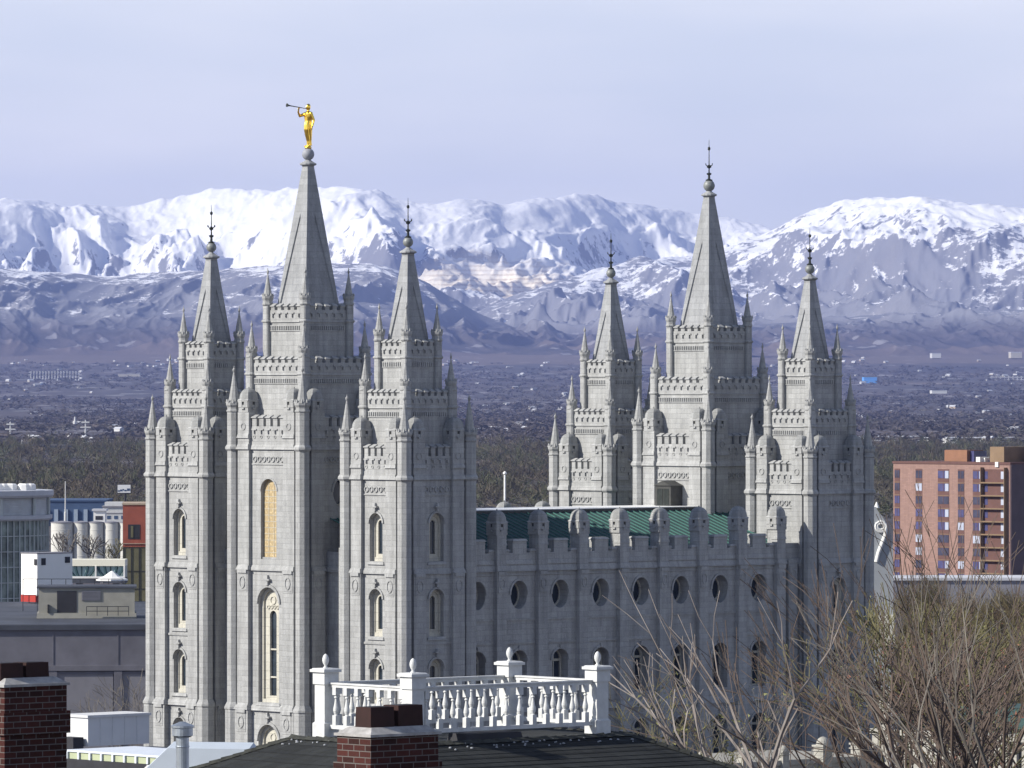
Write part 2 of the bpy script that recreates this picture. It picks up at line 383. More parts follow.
def loop_of(kind, c, hw, z0, z1):
    arc, lo = outline(kind, c, hw, z0, z1)
    return arc+([(c+hw, z0), (c-hw, z0)] if kind == 'arch' else lo[::-1][1:-1])
def reveal(mb, T, L, d0, d1, m=0):
    n = len(L)
    for i in range(n):
        a, b = L[i], L[(i+1) % n]
        mb.quad(T(a[0], d0, a[1]), T(b[0], d0, b[1]), T(b[0], d1, b[1]), T(a[0], d1, a[1]), m)
def fill(mb, T, L, d, m=0): mb.add([T(s, d, z) for s, z in L], [tuple(range(len(L)))], m)
def ringpanel(mb, T, Lo, Li, d, m=0):
    n = len(Lo)
    for i in range(n):
        j = (i+1) % n
        mb.quad(T(Lo[i][0], d, Lo[i][1]), T(Lo[j][0], d, Lo[j][1]), T(Li[j][0], d, Li[j][1]), T(Li[i][0], d, Li[i][1]), m)
def hood(mb, T, kind, c, hw, z0, z1, d, wd_=.2, pr=.1, m=0, full=False):
    arc = outline('arch', c, hw, z0, z1)[0] if kind == 'arch' else outline('oval', c, hw, z0, z1)[0]
    zc = z1-hw if kind == 'arch' else (z0+z1)/2
    f = (hw+wd_)/hw; outer = [(c+(a-c)*f, zc+(b-zc)*(1+wd_/(z1-zc))) for a, b in arc]
    for i in range(len(arc)-1):
        a, b, e, g = arc[i], arc[i+1], outer[i+1], outer[i]
        P = [T(a[0], d, a[1]), T(b[0], d, b[1]), T(e[0], d, e[1]), T(g[0], d, g[1]),
             T(a[0], d-pr, a[1]), T(b[0], d-pr, b[1]), T(e[0], d-pr, e[1]), T(g[0], d-pr, g[1])]
        mb.add(P, [(4, 5, 6, 7), (0, 1, 5, 4), (2, 3, 7, 6), (3, 0, 4, 7), (1, 2, 6, 5)], m)
def slit_window(T, c, z0, z1, d, hw=.86, parent=None, loc=(0, 0, 0)):
    mb = MB()
    Lo = loop_of('arch', c, hw, z0, z1)
    reveal(mb, T, Lo, d, d+.42, 0)
    Lm = loop_of('arch', c, hw-.22, z0+.35, z1-.25); ringpanel(mb, T, Lo, Lm, d+.42, 1)
    reveal(mb, T, Lm, d+.42, d+.52, 1)
    Li = loop_of('arch', c, .30, z0+.65, z1-.62); ringpanel(mb, T, Lm, Li, d+.52, 1)
    reveal(mb, T, Li, d+.52, d+.70, 1); fill(mb, T, Li, d+.70, 2)
    hood(mb, T, 'arch', c, hw+.02, z0, z1+.02, d, .17, .12, 0)
    fr_box(mb, T, c-hw-.25, c+hw+.25, d-.14, d, z0-.28, z0-.02, 0, top=.08)
    # keystone bracket above the arch
    fr_box(mb, T, c-.12, c+.12, d-.26, d, z1+.15, z1+.5, 0)
    fr_box(mb, T, c-.32, c+.32, d-.32, d, z1+.5, z1+.64, 0); fr_box(mb, T, c-.14, c+.14, d-.3, d, z1+.64, z1+.9, 0, top=.08)
    return mb.build('window', [GRAN, TRIM, GLASS], parent, loc)
def oval_window(T, c, zc, d, hw=1.07, hz_=1.33, dp=.95, parent=None):
    mb = MB(); z0, z1 = zc-hz_, zc+hz_
    Lo = loop_of('oval', c, hw, z0, z1); Li = loop_of('oval', c, hw-.08, z0+.08, z1-.08)
    n = len(Lo)
    for i in range(n):
        a, b, e, g = Lo[i], Lo[(i+1) % n], Li[(i+1) % n], Li[i]
        mb.quad(T(a[0], d, a[1]), T(b[0], d, b[1]), T(e[0], d+dp, e[1]), T(g[0], d+dp, g[1]), 0)
    Lj = loop_of('oval', c, hw-.22, z0+.24, z1-.24); ringpanel(mb, T, Li, Lj, d+dp, 1); reveal(mb, T, Lj, d+dp, d+dp+.12, 1)
    fill(mb, T, Lj, d+dp+.12, 2)
    hood(mb, T, 'oval', c, hw+.02, z0, z1+.02, d, .2, .1, 0)
    Lh = [(a, 2*zc-b) for a, b in outline('oval', c, hw+.02, z0, z1+.02)[0]]
    return mb.build('window', [GRAN, TRIM, GLASS], parent)
def nave_window(T, c, z0, z1, d, hw=1.0, dp=.95, parent=None):
    mb = MB(); Lo = loop_of('arch', c, hw, z0, z1)
    reveal(mb, T, Lo, d, d+dp, 0); Li = loop_of('arch', c, hw-.16, z0+.16, z1-.16)
    ringpanel(mb, T, Lo, Li, d+dp, 1); reveal(mb, T, Li, d+dp, d+dp+.14, 1); fill(mb, T, Li, d+dp+.14, 2)
    fr_box(mb, T, c-.05, c+.05, d+dp, d+dp+.13, z0+.1, z1-.2, 1); fr_box(mb, T, c-hw+.1, c+hw-.1, d+dp-.01, d+dp+.13, z1-hw-.16, z1-hw+.06, 1)
    fr_box(mb, T, c-hw+.1, c+hw-.1, d+dp+.02, d+dp+.13, z0+1.35, z0+1.42, 1)
    hood(mb, T, 'arch', c, hw+.02, z0, z1+.02, d, .2, .1, 0)
    fr_box(mb, T, c-.12, c+.12, d-.2, d, z1+.1, z1+.42, 0)
    return mb.build('window', [GRAN, TRIM, GLASS], parent)
def oct_ring(T, mb, c, z, d, r=.22, t=.07, pr=.07, m=0, rz_=None):
    rz_ = rz_ or r; n = 10
    o = [(c+r*math.cos(2*math.pi*i/n), z+rz_*math.sin(2*math.pi*i/n)) for i in range(n)]
    q = [(c+(r-t)*math.cos(2*math.pi*i/n), z+(rz_-t)*math.sin(2*math.pi*i/n)) for i in range(n)]
    reveal(mb, T, o, d, d-pr, m); ringpanel(mb, T, o, q, d-pr, m); reveal(mb, T, q, d-pr, d, m)
def pinnacle_mesh(r, hc):
    # r = half width of the pier it crowns, hc = cone height
    mb = MB()
    mb.octo(0, 0, [(r*1.0, -.02), (r*1.16, .06), (r*1.16, .18), (r*1.02, .24), (r*1.02, .42), (r*1.22, .66), (r*1.22, .86), (r*.98, .9)], .29)
    for i in range(8):
        a = math.pi/4*i; x, y = r*1.12*math.cos(a), r*1.12*math.sin(a); q = r*.17
        mb.fbox(x-q, x+q, y-q, y+q, .84, .84+r*.62, q*.75)
    mb.octo(0, 0, [(r*.98, .88), (r*.84, 1.0), (r*.10, .9+hc-.25)], .29)
    mb.lathe(0, 0, [(r*.10, .9+hc-.3), (r*.20, .9+hc-.2), (r*.26, .9+hc-.08), (r*.2, .9+hc+.02), (.04, .9+hc+.1), (.03, .9+hc+.28)], 8)
    return mb
def turret_mesh(h=.66):
    mb = MB(); q = h*1.13
    mb.fbox(-q, q, -q, q, 0, .22, .06, b=.08)
    mb.fbox(-h, h, -h, h, .2, .74)
    for k in range(4):
        T = [lambda s, d, z: (s, d-h, z), lambda s, d, z: (d-h, s, z), lambda s, d, z: (s, h-d, z), lambda s, d, z: (h-d, s, z)][k]
        fr_box(mb, T, -h*.98, -h*.24, -.05, .1, .5, 1.14); fr_box(mb, T, h*.24, h*.98, -.05, .1, .5, 1.14)
        fr_box(mb, T, -h*.26, h*.26, -.05, .1, 1.02, 1.14)
        fr_box(mb, T, -h*.24, h*.24, .06, .2, .5, 1.02, 1)
        fr_box(mb, T, -h*.3, h*.3, -.14, .04, .34, .50, 0)
    mb.fbox(-h*.9, h*.9, -h*.9, h*.9, .7, 1.2)
    mb.fbox(-q, q, -q, q, 1.12, 1.26, .10)
    rs = []
    n = 6
    for k in range(9):
        t = math.pi/2*k/8; s = h*1.0*math.cos(t)**.8 if k < 8 else .03; z = 1.24+.98*math.sin(t)
        ring = []
        for (ax, ay, bx, by) in ((-1, -1, 1, -1), (1, -1, 1, 1), (1, 1, -1, 1), (-1, 1, -1, -1)):
            for j in range(n):
                u = j/n; x = ax+(bx-ax)*u; y = ay+(by-ay)*u
                rr = 1/max(1e-6, (x*x+y*y)**.5); mix = .45
                x2 = x*(1-mix)+x*rr*mix*1.15; y2 = y*(1-mix)+y*rr*mix*1.15
                ring.append((x2*s, y2*s, z))
        rs.append(ring)
    mb.stack(rs, 2)
    mb.lathe(0, 0, [(.07, 2.2), (.07, 2.3), (.03, 2.36)], 6, 2)
    return mb
PIN_A = pinnacle_mesh(.57, 3.0); PIN_B = pinnacle_mesh(.42, 2.2); TUR = turret_mesh()
PROTO = {}
def place(kind, mb, mats, name, parent, loc):
    if kind not in PROTO: PROTO[kind] = mb.build(name, mats, parent, loc); return PROTO[kind]
    o = inst(PROTO[kind], loc); o.parent = parent; o.name = name; return o
def merlons(mb, T, s0, s1, d, z0, z1, zt, n, fw=.62, thick=.5):
    # solid band z0..z1, n merlons to zt with sloped coping, corbels under the gaps
    fr_box(mb, T, s0, s1, d, d+thick, z0, z1)
    p = (s1-s0)/n
    for i in range(n):
        c = s0+p*(i+.5); h = p*fw/2
        fr_box(mb, T, c-h, c+h, d-.003, d+thick, z1-.01, zt-.16)
        P = [T(c-h-.05, d-.12, zt-.2), T(c+h+.05, d-.12, zt-.2), T(c+h+.05, d+thick+.05, zt-.2), T(c-h-.05, d+thick+.05, zt-.2),
             T(c-h-.05, d-.12, zt-.12), T(c+h+.05, d-.12, zt-.12), T(c+h, d+thick*.7, zt+.1), T(c-h, d+thick*.7, zt+.1)]
        mb.add(P, [(3, 2, 1, 0), (4, 5, 6, 7), (0, 1, 5, 4), (1, 2, 6, 5), (2, 3, 7, 6), (3, 0, 4, 7)], 0)
        if i < n-1 or True:
            fr_box(mb, T, c+p/2-.09-p/2, c+p/2+.09-p/2, d-.16, d, z1-.62, z1-.34, 0)
            fr_box(mb, T, c-h*1.1, c+h*1.1, d-.10, d, z1-.34, z1-.22, 0)
def tower(kind, loc, wd_, c, t2, t3, zb, i2, i3, big, upper_only=False):
    mb = MB(); T4 = faces(wd_)
    pw = .58; b0, b1 = 1.42, 2.78; nm = 4
    if big: b1 = 2.95; nm = 5
    cen = wd_/2
    strings = [(26.0, .42), (19.7 if not big else -9, .16), (13.4, .45)]
    # corner piers
    for (x, y) in ((pw, pw), (wd_-pw, pw), (pw, wd_-pw), (wd_-pw, wd_-pw)):
        mb.octo(x, y, [(pw+.17, 0), (pw+.17, 13.2), (pw+.24, 13.3), (pw+.24, 13.45), (pw, 13.95), (pw, c+3.25)], .26)
        mb.octo(x, y, [(pw, c-.3), (pw+.17, c-.1), (pw+.17, c+.08), (pw+.02, c+.3)], .26)
    win = [(14.35, 18.35, 'arch'), (20.3, 24.5, 'arch'), (7.4, 12.1, 'arch')]
    if kind[0] == 'E' and not big: win.append((26.95, 31.2, 'arch'))
    plan = []
    for k, T in enumerate(T4):
        blank = k in (2, 3)
        if big:
            holes = [] if blank or k == 0 else [('arch', cen, 1.42, 14.0, 24.35), ('arch', cen, 1.42, 3, 12.0)]
            if k == 1 and kind == 'EC': holes.append(('arch', cen, 1.08, 26.9, 34.1))
            if k == 1 and kind == 'WC': holes = []
            if k == 0 and kind == 'EC': holes = [('oval', cen, 1.07, 31.6, 34.2)]
        else:
            holes = [] if blank else [('arch', cen, .86, a, b) for a, b, _ in win]
        plan.append(holes)
        wall_holes(mb, T, b1-.1, wd_-b1+.1, 0, c, .65, holes)
        for s0, s1 in ((.5, b0+.1), (wd_-b0-.1, wd_-.5)):
            mb.quad(T(s0, .65, 0), T(s1, .65, 0), T(s1, .65, c), T(s0, .65, c))
        for s0, s1 in ((b0, b1), (wd_-b1, wd_-b0)):
            fr_box(mb, T, s0-.12, s1+.12, .08, 1.6, 0, 13.5)
            fr_box(mb, T, s0-.16, s1+.16, .02, 1.6, 13.3, 13.9, top=.22)
            fr_box(mb, T, s0, s1, .24, 1.6, 13.4, 25.9); fr_box(mb, T, s0, s1, .32, 1.6, 25.8, c+3.2)
            # stepped cap and emblem panel under each string
            for zz in (25.95, 13.35):
                e = 0 if zz > 20 else .16
                fr_box(mb, T, s0-.1-e*.5, s1+.1+e*.5, .10-e, .7, zz-.06, zz+.34, top=.14)
                fr_box(mb, T, s0+.12, s1-.12, .08-e, .7, zz-.34, zz-.04)
                fr_box(mb, T, s0+.14, s1-.14, .20-e, .7, zz-2.05, zz-.33)
                oct_ring(T, mb, (s0+s1)/2, zz-1.18, .20-e, .40, .10, .07, 0, .58)
                fr_box(mb, T, s0+.3, s1-.3, .17-e, .7, zz-1.9, zz-1.8)
            fr_box(mb, T, s0-.09, s1+.09, .14, 1.5, c-.12, c+.36, top=.13)
            fr_box(mb, T, s0-.06, s1+.06, .19, 1.5, c+.9, c+1.3, top=.1)
            oct_ring(T, mb, (s0+s1)/2, c+1.95, .32, .34, .1, .06, 0, .34)
        # strings on the wall field
        fr_box(mb, T, .6, wd_-.6, .44, .75, 25.85, 26.32, top=.17)
        if not big: fr_box(mb, T, b1, wd_-b1, .54, .75, 19.62, 19.82)
        fr_box(mb, T, .6, wd_-.6, .38, .75, 13.25, 13.75, top=.2)
        fr_box(mb, T, .6, wd_-.6, .44, .75, c-.12, c+.34, top=.17)
        # ring frieze below the cornice
        nr = 7 if big else 5; sp_ = .62
        for i in range(nr): oct_ring(T, mb, cen+(i-(nr-1)/2)*sp_, c-1.0, .65, .27, .09, .10)
        fr_box(mb, T, cen-nr*sp_/2-.08, cen+nr*sp_/2+.08, .56, .7, c-1.5, c-1.4)
        for s in (b0-.02-.0, wd_-b0+.02): pass
        for s in ((pw*2+b0)/2, wd_-(pw*2+b0)/2): oct_ring(T, mb, s, c-1.0, .62, .16, .06, .1)
        # parapet between the turrets
        merlons(mb, T, b1-.02, wd_-b1+.02, .60, c+.2, c+1.95, c+2.9, nm)
        for i in range(nm):
            s = b1+(wd_-2*b1)*(i+.5)/nm; oct_ring(T, mb, s, c+1.0, .60, .16, .06, .05)
        for s0, s1 in ((2*pw-.12, b0+.05), (wd_-b0-.05, wd_-2*pw+.12)): merlons(mb, T, s0, s1, .62, c+.2, c+1.9, c+2.7, 1, .5)
    mb.box(1.5, wd_-1.5, 1.5, wd_-1.5, 0, c+.9); mb.box(.7, wd_-.7, .7, wd_-.7, c-.3, c+.6)
    # upper stages
    for (ins, zt, z0, pl, q) in ((i2, t2, c+.5, .44, 0), (i3, t3, t2+.3, .36, 1)):
        a, b = ins, wd_-ins
        mb.box(a+.38, b-.38, a+.38, b-.38, z0, zt+.6)
        for (x, y) in ((a+pl, a+pl), (b-pl, a+pl), (a+pl, b-pl), (b-pl, b-pl)):
            mb.octo(x, y, [(pl, z0), (pl, zt+1.85)], .14)
            mb.octo(x, y, [(pl, zt-.18), (pl+.1, zt-.06), (pl+.1, zt+.04), (pl, zt+.14)], .14)
        W2 = b-a
        for k in range(4):
            T = (lambda f: (lambda s, d, z: f(s, d, z)))(T4[k])
            n = 6 if (q == 0) else 4
            if big: n += 1
            s0, s1 = a+2*pl-.02, b-2*pl+.02
            fr_box(mb, T, s0, s1, ins+.26, ins+.5, zt-.12, zt+.08, top=.06)
            merlons(mb, T, s0, s1, ins+.30, zt+.0, zt+.98, zt+1.5, n, .55, .4)
            nb = int((s1-s0)/.26)
            fr_box(mb, T, s0+.1, s1-.1, ins+.29, ins+.4, zt-.92, zt-.84); fr_box(mb, T, s0+.1, s1-.1, ins+.29, ins+.4, zt-.46, zt-.38)
            for i in range(nb):
                s = s0+.12+(s1-s0-.24)*(i+.5)/nb; fr_box(mb, T, s-.055, s+.055, ins+.28, ins+.4, zt-.85, zt-.45)
    body = mb.build('tower', GRAN, temple, loc)
    # windows of the two faces that carry them
    for k, T in enumerate(T4):
        for (kd, cc, hw, z0, z1) in plan[k]:
            if kd == 'oval': oval_window(T, cc, (z0+z1)/2, .65, 1.07, 1.3, .6, body); continue
            if not big: slit_window(T, cc, z0, z1, .65, hw, body); continue
            wm = MB(); Lo = loop_of('arch', cc, hw, z0, z1)
            if z0 > 26:
                reveal(wm, T, Lo, .65, 1.0, 0); fill(wm, T, Lo, 1.0, 3); hood(wm, T, 'arch', cc, hw, z0, z1, .65, .16, .06)
                fr_box(wm, T, cc-hw, cc+hw, .80, .99, z0, z0+.16, 0)
                for i in range(1, 12): fr_box(wm, T, cc-hw+.03, cc+hw-.03, .975, .99, z0+i*.56, z0+i*.56+.04, 1)
                for i in (-1, 1): fr_box(wm, T, cc+i*.36-.02, cc+i*.36+.02, .97, .99, z0, z1-.3, 1)
                wm.build('window', [GRAN, TRIM, GLASS, AMBER], body); continue
            reveal(wm, T, Lo, .65, 1.0, 0); Lm = loop_of('arch', cc, hw-.3, z0+.3, z1-.3); ringpanel(wm, T, Lo, Lm, 1.0, 1)
            reveal(wm, T, Lm, 1.0, 1.2, 1)
            Li = loop_of('arch', cc, .46, z0+.6, z1-2.1); ringpanel(wm, T, Lm, Li, 1.2, 1); reveal(wm, T, Li, 1.2, 1.44, 1); fill(wm, T, Li, 1.44, 2)
            for dz in (2.2, 4.7): 
                if z0+dz < z1-2.8: fr_box(wm, T, cc-.46, cc+.46, 1.26, 1.42, z0+dz, z0+dz+.14, 1)
            oct_ring(T, wm, cc, z1-1.15, 1.2, .42, .12, .08, 1)
            for i in range(4): oct_ring(T, wm, cc+(i-1.5)*.42, z1-1.78, 1.2, .19, .06, .08, 1)
            hood(wm, T, 'arch', cc, hw+.02, z0, z1+.02, .65, .24, .14)
            fr_box(wm, T, cc-hw-.25, cc+hw+.25, .5, .66, z0-.3, z0-.02, 0, top=.1)
            fr_box(wm, T, cc-.14, cc+.14, .38, .66, z1+.2, z1+.6, 0); fr_box(wm, T, cc-.38, cc+.38, .32, .66, z1+.6, z1+.76, 0); fr_box(wm, T, cc-.15, cc+.15, .34, .66, z1+.76, z1+1.1, 0, top=.1)
            wm.build('window', [GRAN, TRIM, GLASS], body)
    # crowns
    for (x, y) in ((pw, pw), (wd_-pw, pw), (pw, wd_-pw), (wd_-pw, wd_-pw)):
        place('pinA', PIN_A, GRAN, 'pinnacle', body, (x, y, c+3.22))
    for (ins, zt, pl) in ((i2, t2, .44), (i3, t3, .36)):
        a, b = ins+pl, wd_-ins-pl
        for (x, y) in ((a, a), (b, a), (a, b), (b, b)): place('pinB', PIN_B, GRAN, 'pinnacle', body, (x, y, zt+1.42))
    m = (b0+b1)/2; e = .98
    for s in (m, wd_-m):
        for (x, y) in ((s, e), (s, wd_-e), (e, s), (wd_-e, s)):
            place('tur', TUR, [GRAN, DOORM, DOME], 'turret', body, (x, y, c+3.15))
    # spire: square pyramid with sunk triangular panels
    sp_ = MB(); zs0 = t3+.5; hb = (4.35 if not big else 5.75)/2-.88-.02 if False else ((2.83 if not big else 4.2)/2)
    zs1 = zb-1.0; ht = .36
    def cor(z): t = (z-zs0)/(zs1-zs0); return hb+(ht-hb)*t
    for k in range(4):
        def Q(s, z, ins=0):   # s in -1..1 across the face
            h = cor(z); x, y = s*h, -(h-ins)
            for _ in range(k): x, y = -y, x
            return (x+cen, y+cen, z)
        zA = zs0+(zs1-zs0)*.68; zB = zs0
        B0, B1, A_ = Q(-.90, zB), Q(.90, zB), Q(0, zA); g = .17
        b0_, b1_, a_ = Q(-.86, zB, g), Q(.86, zB, g), Q(0, zA-.15, g*.6)
        sp_.add([Q(-1, zs0), B0, A_, Q(-1, zs1), Q(1, zs1), B1, Q(1, zs0)], [(0, 1, 2, 3), (3, 2, 4), (4, 2, 5, 6)])
        sp_.add([B0, A_, a_, b0_], [(0, 1, 2, 3)]); sp_.add([B1, A_, a_, b1_], [(0, 1, 2, 3)]); sp_.add([b0_, b1_, a_], [(0, 1, 2)])
    sp_.fbox(cen-ht-.03, cen+ht+.03, cen-ht-.03, cen+ht+.03, zs1-.25, zs1)
    sp_.octo(cen, cen, [(ht, zs1-.1), (ht+.30, zs1+.05), (ht+.30, zs1+.16), (.34, zs1+.36), (.14, zs1+.55), (.12, zb)], .2)
    so_ = sp_.build('spire', SPIRE, body)
    rb = .46 if not big else .56
    bb = MB(); bb.lathe(cen, cen, [(max(.02, rb*math.sin(math.pi*i/14)), zb-rb*math.cos(math.pi*i/14)) for i in range(15)], 20)
    bb.build('ball', LEAD if kind == 'EC' else PATINA, so_, smooth=True)
    if kind != 'EC':
        f = MB(); z = zb+rb; S = 1.0 if not big else 1.12
        f.lathe(cen, cen, [(.30*S, z-.08), (.30*S, z), (.12, z+.1), (.10, z+.45), (.2*S, z+.5), (.2*S, z+.62), (.07, z+.7), (.06, z+1.1), (.2*S, z+1.2), (.2*S, z+1.35), (.05, z+1.45), (.035, z+2.5*S), (.13, z+2.6*S), (.13, z+2.75*S), (.03, z+2.85*S), (.015, z+3.45*S)], 8)
        for i in range(4):
            a = math.pi/2*i; dx, dy = math.cos(a), math.sin(a)
            f.tube((cen, cen, z+1.25), (cen+dx*.42, cen+dy*.42, z+1.42), .04, .03, 5); f.tube((cen+dx*.42, cen+dy*.42, z+1.42), (cen+dx*.46, cen+dy*.46, z+1.6), .05, .02, 5)
            f.tube((cen, cen, z+.55), (cen+dx*.3, cen+dy*.3, z+.62), .05, .03, 5)
        f.build('finial', BRON, so_)
    return body
WC_W = 10.66
TW = {}
TW['ENE'] = tower('ENE', (0, 0, 0), 8.85, 34.30, 40.59, 45.0, 55.22, 1.29, 2.25, False)
TW['ESE'] = tower('ESE', (0, L2-8.85, 0), 8.85, 34.30, 40.59, 45.0, 55.22, 1.29, 2.25, False)
TW['EC'] = tower('EC', (-.88, L2/2-WC_W/2, 0), WC_W, 36.87, 43.56, 48.32, 63.40, 1.27, 2.38, True)
TW['WNW'] = tower('WNW', (L1-8.85, 0, 0), 8.85, 32.49, 38.74, 43.51, 53.5, 1.29, 2.25, False)
TW['WSW'] = tower('WSW', (L1-8.85, L2-8.85, 0), 8.85, 32.49, 38.74, 43.51, 53.5, 1.29, 2.25, False)
TW['WC'] = tower('WC', (L1-WC_W+.95, L2/2-WC_W/2, 0), WC_W, 34.99, 41.81, 46.75, 61.70, 1.27, 2.38, True)
# ---- nave
U1, DS = 12.903, 5.047
def nave_side(flip):
    T = (lambda s, d, z: (s, d, z)) if not flip else (lambda s, d, z: (s, L2-d, z))
    mb = MB(); WD = 1.85; F0 = 1.36
    cs = [U1+(i+.5)*DS for i in range(-1, 7)]
    for i, cu in enumerate(cs):
        a, b = cu-DS/2, cu+DS/2
        holes = [('oval', cu, 1.0, 23.72-1.27, 23.72+1.27), ('arch', cu, .98, 14.6, 18.75), ('arch', cu, .98, 7.6, 12.1)]
        if flip: holes = []
        wall_holes(mb, T, a, b, 0, 26.0, WD, holes)
        fr_box(mb, T, a+.6, b-.6, WD-.12, WD+.05, 21.45, 21.65); fr_box(mb, T, a+.6, b-.6, WD-.12, WD+.05, 19.35, 19.5)
        fr_box(mb, T, a+.6, b-.6, WD-.1, WD+.05, 25.5, 25.6)
        # parapet: low shoulders and a raised middle
        fr_box(mb, T, a, b, WD-.1, WD+.7, 26.0, 27.5)
        fr_box(mb, T, a+.62, b-.62, WD-.2, WD+.05, 26.5, 26.95, top=.1)
        def cap(s0, s1, z):
            fr_box(mb, T, s0, s1, WD-.103, WD+.6, 27.4, z-.18); fr_box(mb, T, s0-.06, s1+.06, WD-.22, WD+.7, z-.2, z, top=.12)
        cap(cu-.85, cu+.85, 28.75); cap(cu-DS/2+.6, cu-DS/2+1.25, 27.85); cap(cu+DS/2-1.25, cu+DS/2-.6, 27.85)
    mb.quad(T(7.5, WD, 0), T(cs[0]-DS/2, WD, 0), T(cs[0]-DS/2, WD, 27.5), T(7.5, WD, 27.5))
    e = cs[-1]+DS/2
    fr_box(mb, T, e, 52.0, WD, WD+.7, 0, 27.8); fr_box(mb, T, 49.3, 50.45, F0+.1, WD+.3, 0, 26.2)
    fr_box(mb, T, 49.4, 50.35, F0, WD+.3, 24.0, 25.7); oct_ring(T, mb, 49.87, 24.85, F0, .34, .1, .06, 0, .5)
    fr_box(mb, T, 8.5, 51.0, WD-.28, WD+.1, 25.85, 26.35, top=.16); fr_box(mb, T, 8.5, 51.0, WD-.3, WD+.1, 13.2, 13.75, top=.2)
    for i in range(8):
        u = U1+i*DS; h = .56
        fr_box(mb, T, u-h-.1, u+h+.1, F0-.15, WD+.4, 0, 13.5); fr_box(mb, T, u-h-.14, u+h+.14, F0-.2, WD+.4, 13.3, 13.85, top=.18)
        fr_box(mb, T, u-h, u+h, F0, WD+.8, 13, 29.15)
        fr_box(mb, T, u-h-.1, u+h+.1, F0-.14, WD+.2, 25.9, 26.4, top=.13); fr_box(mb, T, u-h+.08, u+h-.08, F0-.16, WD, 25.55, 25.85)
        fr_box(mb, T, u-h+.1, u+h-.1, F0-.08, WD, 23.9, 25.56); oct_ring(T, mb, u, 24.75, F0-.08, .34, .1, .06, 0, .52)
        fr_box(mb, T, u-h-.06, u+h+.06, F0-.06, WD+.3, 28.2, 28.45, top=.05)
    wl = mb.build('nave_wall', GRAN, temple)
    if not flip:
        for cu in cs:
            oval_window(T, cu, 23.72, WD, 1.0, 1.27, .95, wl); nave_window(T, cu, 14.6, 18.75, WD, .98, .9, wl); nave_window(T, cu, 7.6, 12.1, WD, .98, .9, wl)
    for i in range(8): place('tur', TUR, [GRAN, DOORM, DOME], 'turret', wl, (U1+i*DS, T(0, 2.02, 0)[1], 29.1))
    return wl
nave_side(False); nave_side(True)
for (v0, v1) in ((8.0, 13.5), (22.5, 28.0)):
    for u, sg in ((2.6, -1), (57.2, 1)):
        mb = MB(); mb.box(min(u, u-sg*.7), max(u, u-sg*.7), v0, v1, 0, 27.6)
        for z0, z1 in ((25.8, 26.2), (13.2, 13.7)): mb.box(min(u+sg*.25, u), max(u+sg*.25, u), v0, v1, z0, z1)
        mb.box(min(u+sg*.3, u-sg*.2), max(u+sg*.3, u-sg*.2), (v0+v1)/2-.6, (v0+v1)/2+.6, 0, 28)
        mb.build('end_wall', GRAN, temple)
mb = MB()
for s in (0, 1):
    f = (lambda u, v, z: (u, v, z)) if s == 0 else (lambda u, v, z: (u, L2-v, z))
    mb.quad(f(3, 2.5, 27.0), f(56.5, 2.5, 27.0), f(56.5, 14, 30.75), f(3, 14, 30.75))
    if s == 0:
        for i in range(68):
            u = 3+i*.79; sl_ = (30.75-27.0)/11.5
            P = [f(u, 2.5, 27.0), f(u+.06, 2.5, 27.0), f(u+.06, 14, 30.75), f(u, 14, 30.75), f(u, 2.5, 27.1), f(u+.06, 2.5, 27.1), f(u+.06, 14, 30.85), f(u, 14, 30.85)]
            mb.add(P, [(4, 5, 6, 7), (0, 1, 5, 4), (1, 2, 6, 5), (3, 0, 4, 7)], 3)
mb.box(3, 56.5, 13.9, L2-13.9, 30.2, 31.0, m=1)
mb.box(2.9, 56.6, 14.3, L2-14.3, 30.99, 31.07, m=2)
mb.build('roof', [GREEN, DOORM, WHITE, plain('pale_green_seam', (.05, .14, .12), .1, 1)], temple)
# dark hatch house on the rear middle tower
mb = MB(); fx = L1-WC_W+.95
vv0 = L2/2-.9+0.75; T = lambda s, d, z: (fx+d, s, z)
mb.box(fx-.9, fx+.7, vv0-1.0, vv0+1.1, 30.9, 33.0, m=0)
mb.add([(fx-1.05, vv0-1.15, 33.0), (fx-1.05, vv0+1.25, 33.0), (fx+.7, vv0+1.25, 33.0), (fx+.7, vv0-1.15, 33.0), (fx-1.05, vv0+.05, 33.45), (fx+.7, vv0+.05, 33.45)], [(0, 1, 4), (1, 2, 5, 4), (3, 0, 4, 5), (0, 3, 2, 1), (2, 3, 5)], 0)
mb.box(fx-.93, fx-.9, vv0-.75, vv0+.0, 31.1, 32.7, m=1); mb.box(fx-.93, fx-.9, vv0+.1, vv0+.85, 31.1, 32.7, m=1)
mb.build('roof_hatch', [DOORM, BRON], temple)

